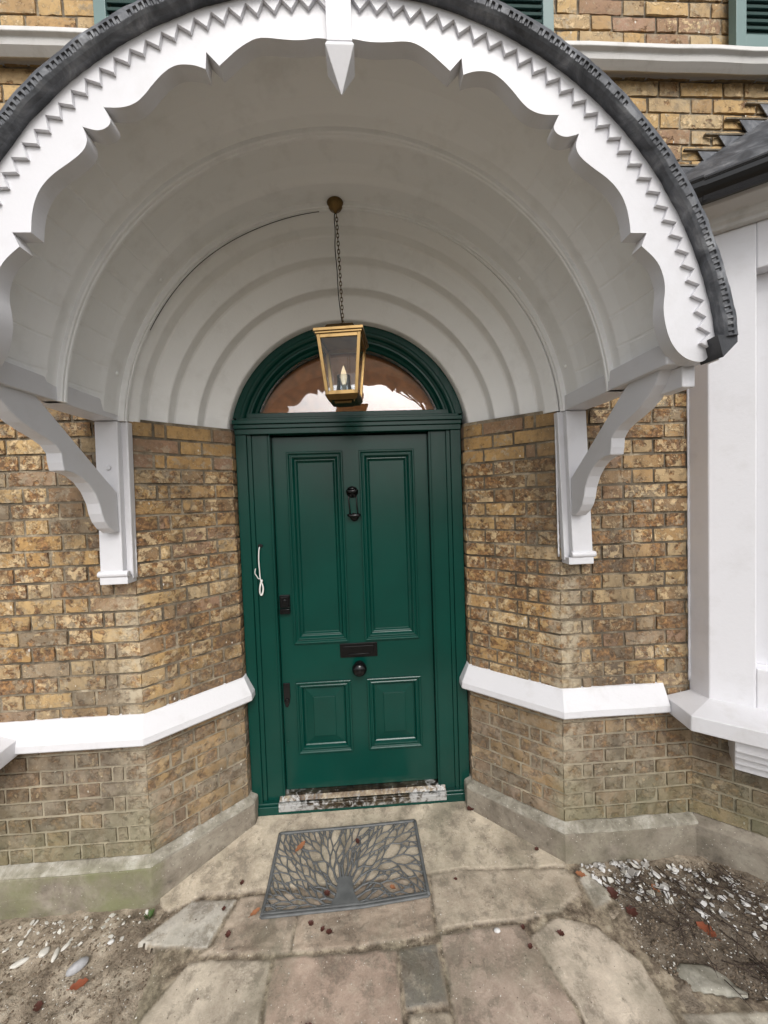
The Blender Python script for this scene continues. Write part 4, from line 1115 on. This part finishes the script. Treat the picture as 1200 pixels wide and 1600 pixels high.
leaf(-1.155,-.715,.062,.034,R(-70),M_leaf,'reddish leaf just below the smooth grey cobble on the left soil')
leaf(-1.28,-.76,.04,.028,R(40),M_leafd,'dark leaf on the left soil at the picture edge')
for (x,y,s_) in ((-.235,-.585,.028),(-.180,-.612,.024),(-.150,-.625,.030),(-.66,-.49,.022),(.70,-.70,.022),(.85,-.735,.030),(.70,-.77,.024),(-.20,-.93,.042),(-.60,-.60,.03),(-.61,-.38,.025),(.64,-.10,.05),(.92,-.36,.026),(.46,-.47,.018),(1.22,-.66,.055),(1.18,-.585,.06),(-.175,-.46,.035)):
    leaf(x,y,s_,s_*.8,random.uniform(0,6),M_leafd,'small crumpled dark leaf fragment lying loose on the paving slabs',0,.5)
# smooth cobble and stones on the left soil
M_peb=simple('smooth grey pebble',(.40,.40,.41),.5); M_pebw=simple('pale stone chip',(.66,.64,.58),.7); M_chip=simple('white plaster',(.68,.67,.65),.75); M_chipg=simple('grey plaster',(.34,.32,.29),.8)
M_flag=stone('pale buried stone',((.16,.15,.115),(.30,.285,.235),(.46,.44,.38)))
def blob(c,r,seed,rough=.2,n=10,rot=0):
    vs=[];fs=[]; rows=n//2+1
    for j in range(rows+1):
        ph=math.pi*j/rows
        for i in range(n):
            th=2*math.pi*i/n; d=Vector((math.sin(ph)*math.cos(th),math.sin(ph)*math.sin(th),math.cos(ph)))
            k=1+rough*noise.noise(d*1.7+Vector((seed,seed*.3,0)))
            vs.append(Vector((d.x*r[0]*k,d.y*r[1]*k,d.z*r[2]*k)))
    for j in range(rows):
        for i in range(n): fs.append((j*n+i,j*n+(i+1)%n,(j+1)*n+(i+1)%n,(j+1)*n+i))
    rm_=Matrix.Rotation(rot,3,'Z'); return [rm_@v+Vector(c) for v in vs],fs
def pebble(x,y,r,m,label,grp=None,rough=.15,rot=0,name='pebble',cat='stone',smooth=True,n=16):
    mb=MB(); v,f=blob((0,0,0),r,x*7+y*3,rough,n,rot); mb.add(v,f,smooth); o=mb.build(name,m); o.location=(x,y,gtop(x,y)+r[2]*.55); tag(o,label,cat,grp); return o
pebble(-1.215,-.645,(.040,.021,.018),M_peb,'smooth oval grey cobble lying on the soil at the left',rot=R(42),name='cobble')
pebble(-1.40,-.585,(.020,.018,.010),M_pebw,'pale round pebble on the soil near the left edge',rot=1)
pebble(-1.34,-.60,(.010,.030,.006),M_pebw,'long thin pale stone splinter on the left soil',rot=.3)
pebble(-1.32,-.57,(.009,.020,.006),M_pebw,'short pale chip standing on the left soil by the plinth',rot=-.4)
pebble(-1.485,-.61,(.035,.012,.009),M_pebw,'flat pale shard at the left edge of the soil',rot=.6)
pebble(-1.13,-.565,(.014,.010,.007),M_chip,'small white stone between the left plinth and the paving',rot=.4)
pebble(1.335,-.915,(.105,.048,.016),M_flag,'flat pale stone half buried in the soil near the lower right corner',rot=-.35,rough=.5,n=24,name='flat_stone')
pebble(.585,-.70,(.014,.010,.006),M_chip,'bright white pebble lying on the paving joint right of centre')
def shard(r,seed):
    rr=random.Random(seed); n=rr.randint(4,6); ang=sorted(rr.uniform(0,6.28) for _ in range(n)); 
    ang=[2*math.pi*i/n+rr.uniform(-.4,.4) for i in range(n)]
    P=[(r*rr.uniform(.6,1.15)*math.cos(a),r*.75*rr.uniform(.6,1.15)*math.sin(a)) for a in ang]; t=r*rr.uniform(.18,.4)
    mb=MB(); vs=[(x,y,-t/2) for x,y in P]+[(x*.92,y*.92,t/2) for x,y in P]
    mb.add(vs,[tuple(range(n-1,-1,-1)),tuple(range(n,2*n))]+[(i,(i+1)%n,n+(i+1)%n,n+i) for i in range(n)]); return mb
rr=random.Random(5)
cnt=0
for i in range(900):
    if cnt>=240: break
    # band of rubble along the right plinth and bay base
    t=rr.random()
    x=1.08+t*.75+rr.uniform(-.02,.02); y=-.435-rr.random()**1.3*(.12+.22*t)
    if x>1.45: y-= (x-1.45)*.35
    if x>bs.x-.07 and y>YW-.6/.8*(x-bs.x)-.08: continue
    if clip_in((x,y),bp): continue
    r=rr.uniform(.005,.019)*(1 if rr.random()<.82 else 1.7)
    mb=shard(r,i); o=mb.build('plaster_fragment',rr.choice((M_chip,M_chip,M_pebw,M_chipg)),bevel=.001,segs=1); o.location=(x,y,soilh(x,y)+r*.35+.008*rr.random()); o.rotation_euler=(rr.uniform(-.6,.6),rr.uniform(-.6,.6),rr.uniform(0,6))
    tag(o,'broken white plaster fragment in the rubble heap below the right bay window','rubble','broken plaster fragments at the foot of the right wall'); cnt+=1
for i in range(46):
    x=rr.uniform(-1.62,-1.02); y=-.455-rr.random()**1.5*.12; r=rr.uniform(.006,.016)
    mb=shard(r,900+i); o=mb.build('stone_chip',M_pebw,bevel=.0006,segs=1); o.location=(x,y,soilh(x,y)+r*.25); o.rotation_euler=(rr.uniform(-.5,.5),rr.uniform(-.5,.5),rr.uniform(0,6))
    tag(o,'small pale stone chip in the soil along the foot of the left plinth','stone chip','stone chips along the left plinth')
# twigs
M_twig=simple('dark dead twig',(.055,.036,.026),.8)
for i in range(170):
    x=rr.uniform(1.12,1.95); y=rr.uniform(-1.02,-.53); 
    if x<1.18+(-.55-y)*.55: continue
    if x>bs.x-.05 and y>YW-.75*(x-bs.x)-.10: continue
    L_=rr.uniform(.05,.17); a=rr.gauss(-.7,.6); pts=[]; z=soilh(x,y)+.006+rr.random()*.02
    px_,py_=x-math.cos(a)*L_/2,y-math.sin(a)*L_/2
    for k in range(5):
        pts.append((px_,py_,z+.006*math.sin(k+i))); a+=rr.uniform(-.2,.2); px_+=math.cos(a)*L_/4; py_+=math.sin(a)*L_/4
    mb=MB(); mb.tube(pts,[.0022,.002,.0018,.0014,.0009],5)
    q=pts[2]; mb.tube([q,(q[0]+math.cos(a+.7)*L_*.25,q[1]+math.sin(a+.7)*L_*.25,q[2]+.008)],[.0014,.0007],5)
    c=pts[0]; o=mb.build('twig',M_twig,loc=c); tag(o,'thin dark dead twig lying in the litter on the right hand soil','twig','dead twigs on the right soil')
# fine litter: uncountable grit and chips
def litter(name,m,boxes,n,r0,r1,seed,label,test):
    q=random.Random(seed); mb=MB(); k=0
    while k<n:
        b=q.choice(boxes); x=q.uniform(b[0],b[1]); y=q.uniform(b[2],b[3])
        if not test(x,y): continue
        r=q.uniform(r0,r1); a=q.uniform(0,6.28); el=q.uniform(.35,1); z=gtop(x,y)+r*.2
        u=Vector((math.cos(a),math.sin(a),q.uniform(-.2,.2)))*r; v=Vector((-math.sin(a),math.cos(a),q.uniform(-.2,.2)))*r*el; c=Vector((x,y,z))
        h=Vector((0,0,r*.45))
        mb.add([c-u-v*.5,c+v-u*.2,c+u*.8+v*.3,c+u*.3-v,c+h],[(0,1,4),(1,2,4),(2,3,4),(3,0,4)]); k+=1
    o=mb.build(name,m,recalc=False); tag(o,label,'grit',kind='stuff'); return o
def okR(x,y): return not clip_in((x,y),bp)  and not (x>bs.x-.05 and y>YW-.75*(x-bs.x)-.06) and y<-.45
M_brown=simple('brown earth crumbs',(.17,.13,.09),.9)
litter('pale_grit',M_pebw,[(1.02,2.0,-1.2,-.46)],900,.002,.0055,1,'pale grit and chips scattered over the right soil',okR)
litter('pale_grit',M_pebw,[(-1.9,-.9,-1.2,-.46)],650,.0015,.005,2,'pale grit scattered over the left soil',lambda x,y:not clip_in((x,y),bp) and y<-.46)
litter('soil_crumbs',M_brown,[(1.02,2.0,-1.2,-.46)],2600,.003,.009,3,'dark crumbs of soil at the right',okR)
litter('soil_crumbs',M_brown,[(-1.9,-.88,-1.2,-.46)],2000,.003,.009,4,'brown crumbs of soil at the left',lambda x,y:not clip_in((x,y),bp) and y<-.46)
litter('paving_specks',M_pebw,[(-.9,1.15,-1.2,-.1)],150,.0015,.004,6,'tiny pale specks scattered on the paving',lambda x,y:clip_in((x,y),bp))
litter('paving_debris',M_leafd,[(-.9,1.15,-1.2,-.1)],60,.0015,.0045,8,'tiny dark specks scattered on the paving',lambda x,y:clip_in((x,y),bp))
# weed tuft
mb=MB(); q=random.Random(3)
M_weed=simple('green weed',(.07,.13,.03),.6)
for i in range(60):
    a=q.uniform(0,6.28); r=q.uniform(0,.016); l=q.uniform(.012,.032); x,y=r*math.cos(a),r*math.sin(a); d=Vector((math.cos(a)*.6,math.sin(a)*.6,1)).normalized(); s_=Vector((-math.sin(a),math.cos(a),0))*.0018
    b=Vector((x,y,0)); t=b+d*l; mb.add([b-s_,b+s_,b+d*l*.6+s_*.9,t,b+d*l*.6-s_*.9],[(0,1,2,3,4)])
o=mb.build('weed_tuft',M_weed,recalc=False); o.location=(-1.008,-.480,gtop(-1.008,-.48)); tag(o,'small green weed tuft growing at the corner of the left plinth','weed')

# ------------------------------------------------------------------ garden behind the viewpoint (seen only in the fanlight)
M_bark=simple('bare bark',(.07,.055,.045),.9)
def bare_tree(x,y,h,seed,label):
    q=random.Random(seed); root=empty('bare_tree',(x,y,-.05)); tag(root,label,'tree')
    tk=MB(); br=MB()
    def grow(p,d,l,r,dep,mb_):
        pts=[p]; rr_=[r]
        for i in range(4):
            d=(d+Vector((q.uniform(-1,1),q.uniform(-1,1),q.uniform(-.3,.7)))*.16).normalized(); p=p+d*l/4; pts.append(p); rr_.append(r*(1-.1*(i+1)))
        mb_.tube(pts,rr_,5,cap=False)
        if dep>=5: return
        for k in range(3 if dep<4 else 2):
            nd=(d+Vector((q.uniform(-1,1),q.uniform(-1,1),q.uniform(-.2,.8)))*.75).normalized(); grow(p if k else pts[3],nd,l*q.uniform(.6,.8),r*.58,dep+1,br)
    grow(Vector((0,0,0)),Vector((0,0,1)),h*.33,h*.022,0,tk)
    tk.build('trunk',M_bark,root); br.build('crown',M_bark,root)
bare_tree(2.0,-7.0,9.0,2,'leafless garden tree standing on the open ground opposite the door')
bare_tree(7.5,-14,9,5,'leafless garden tree farther right beyond the open ground')
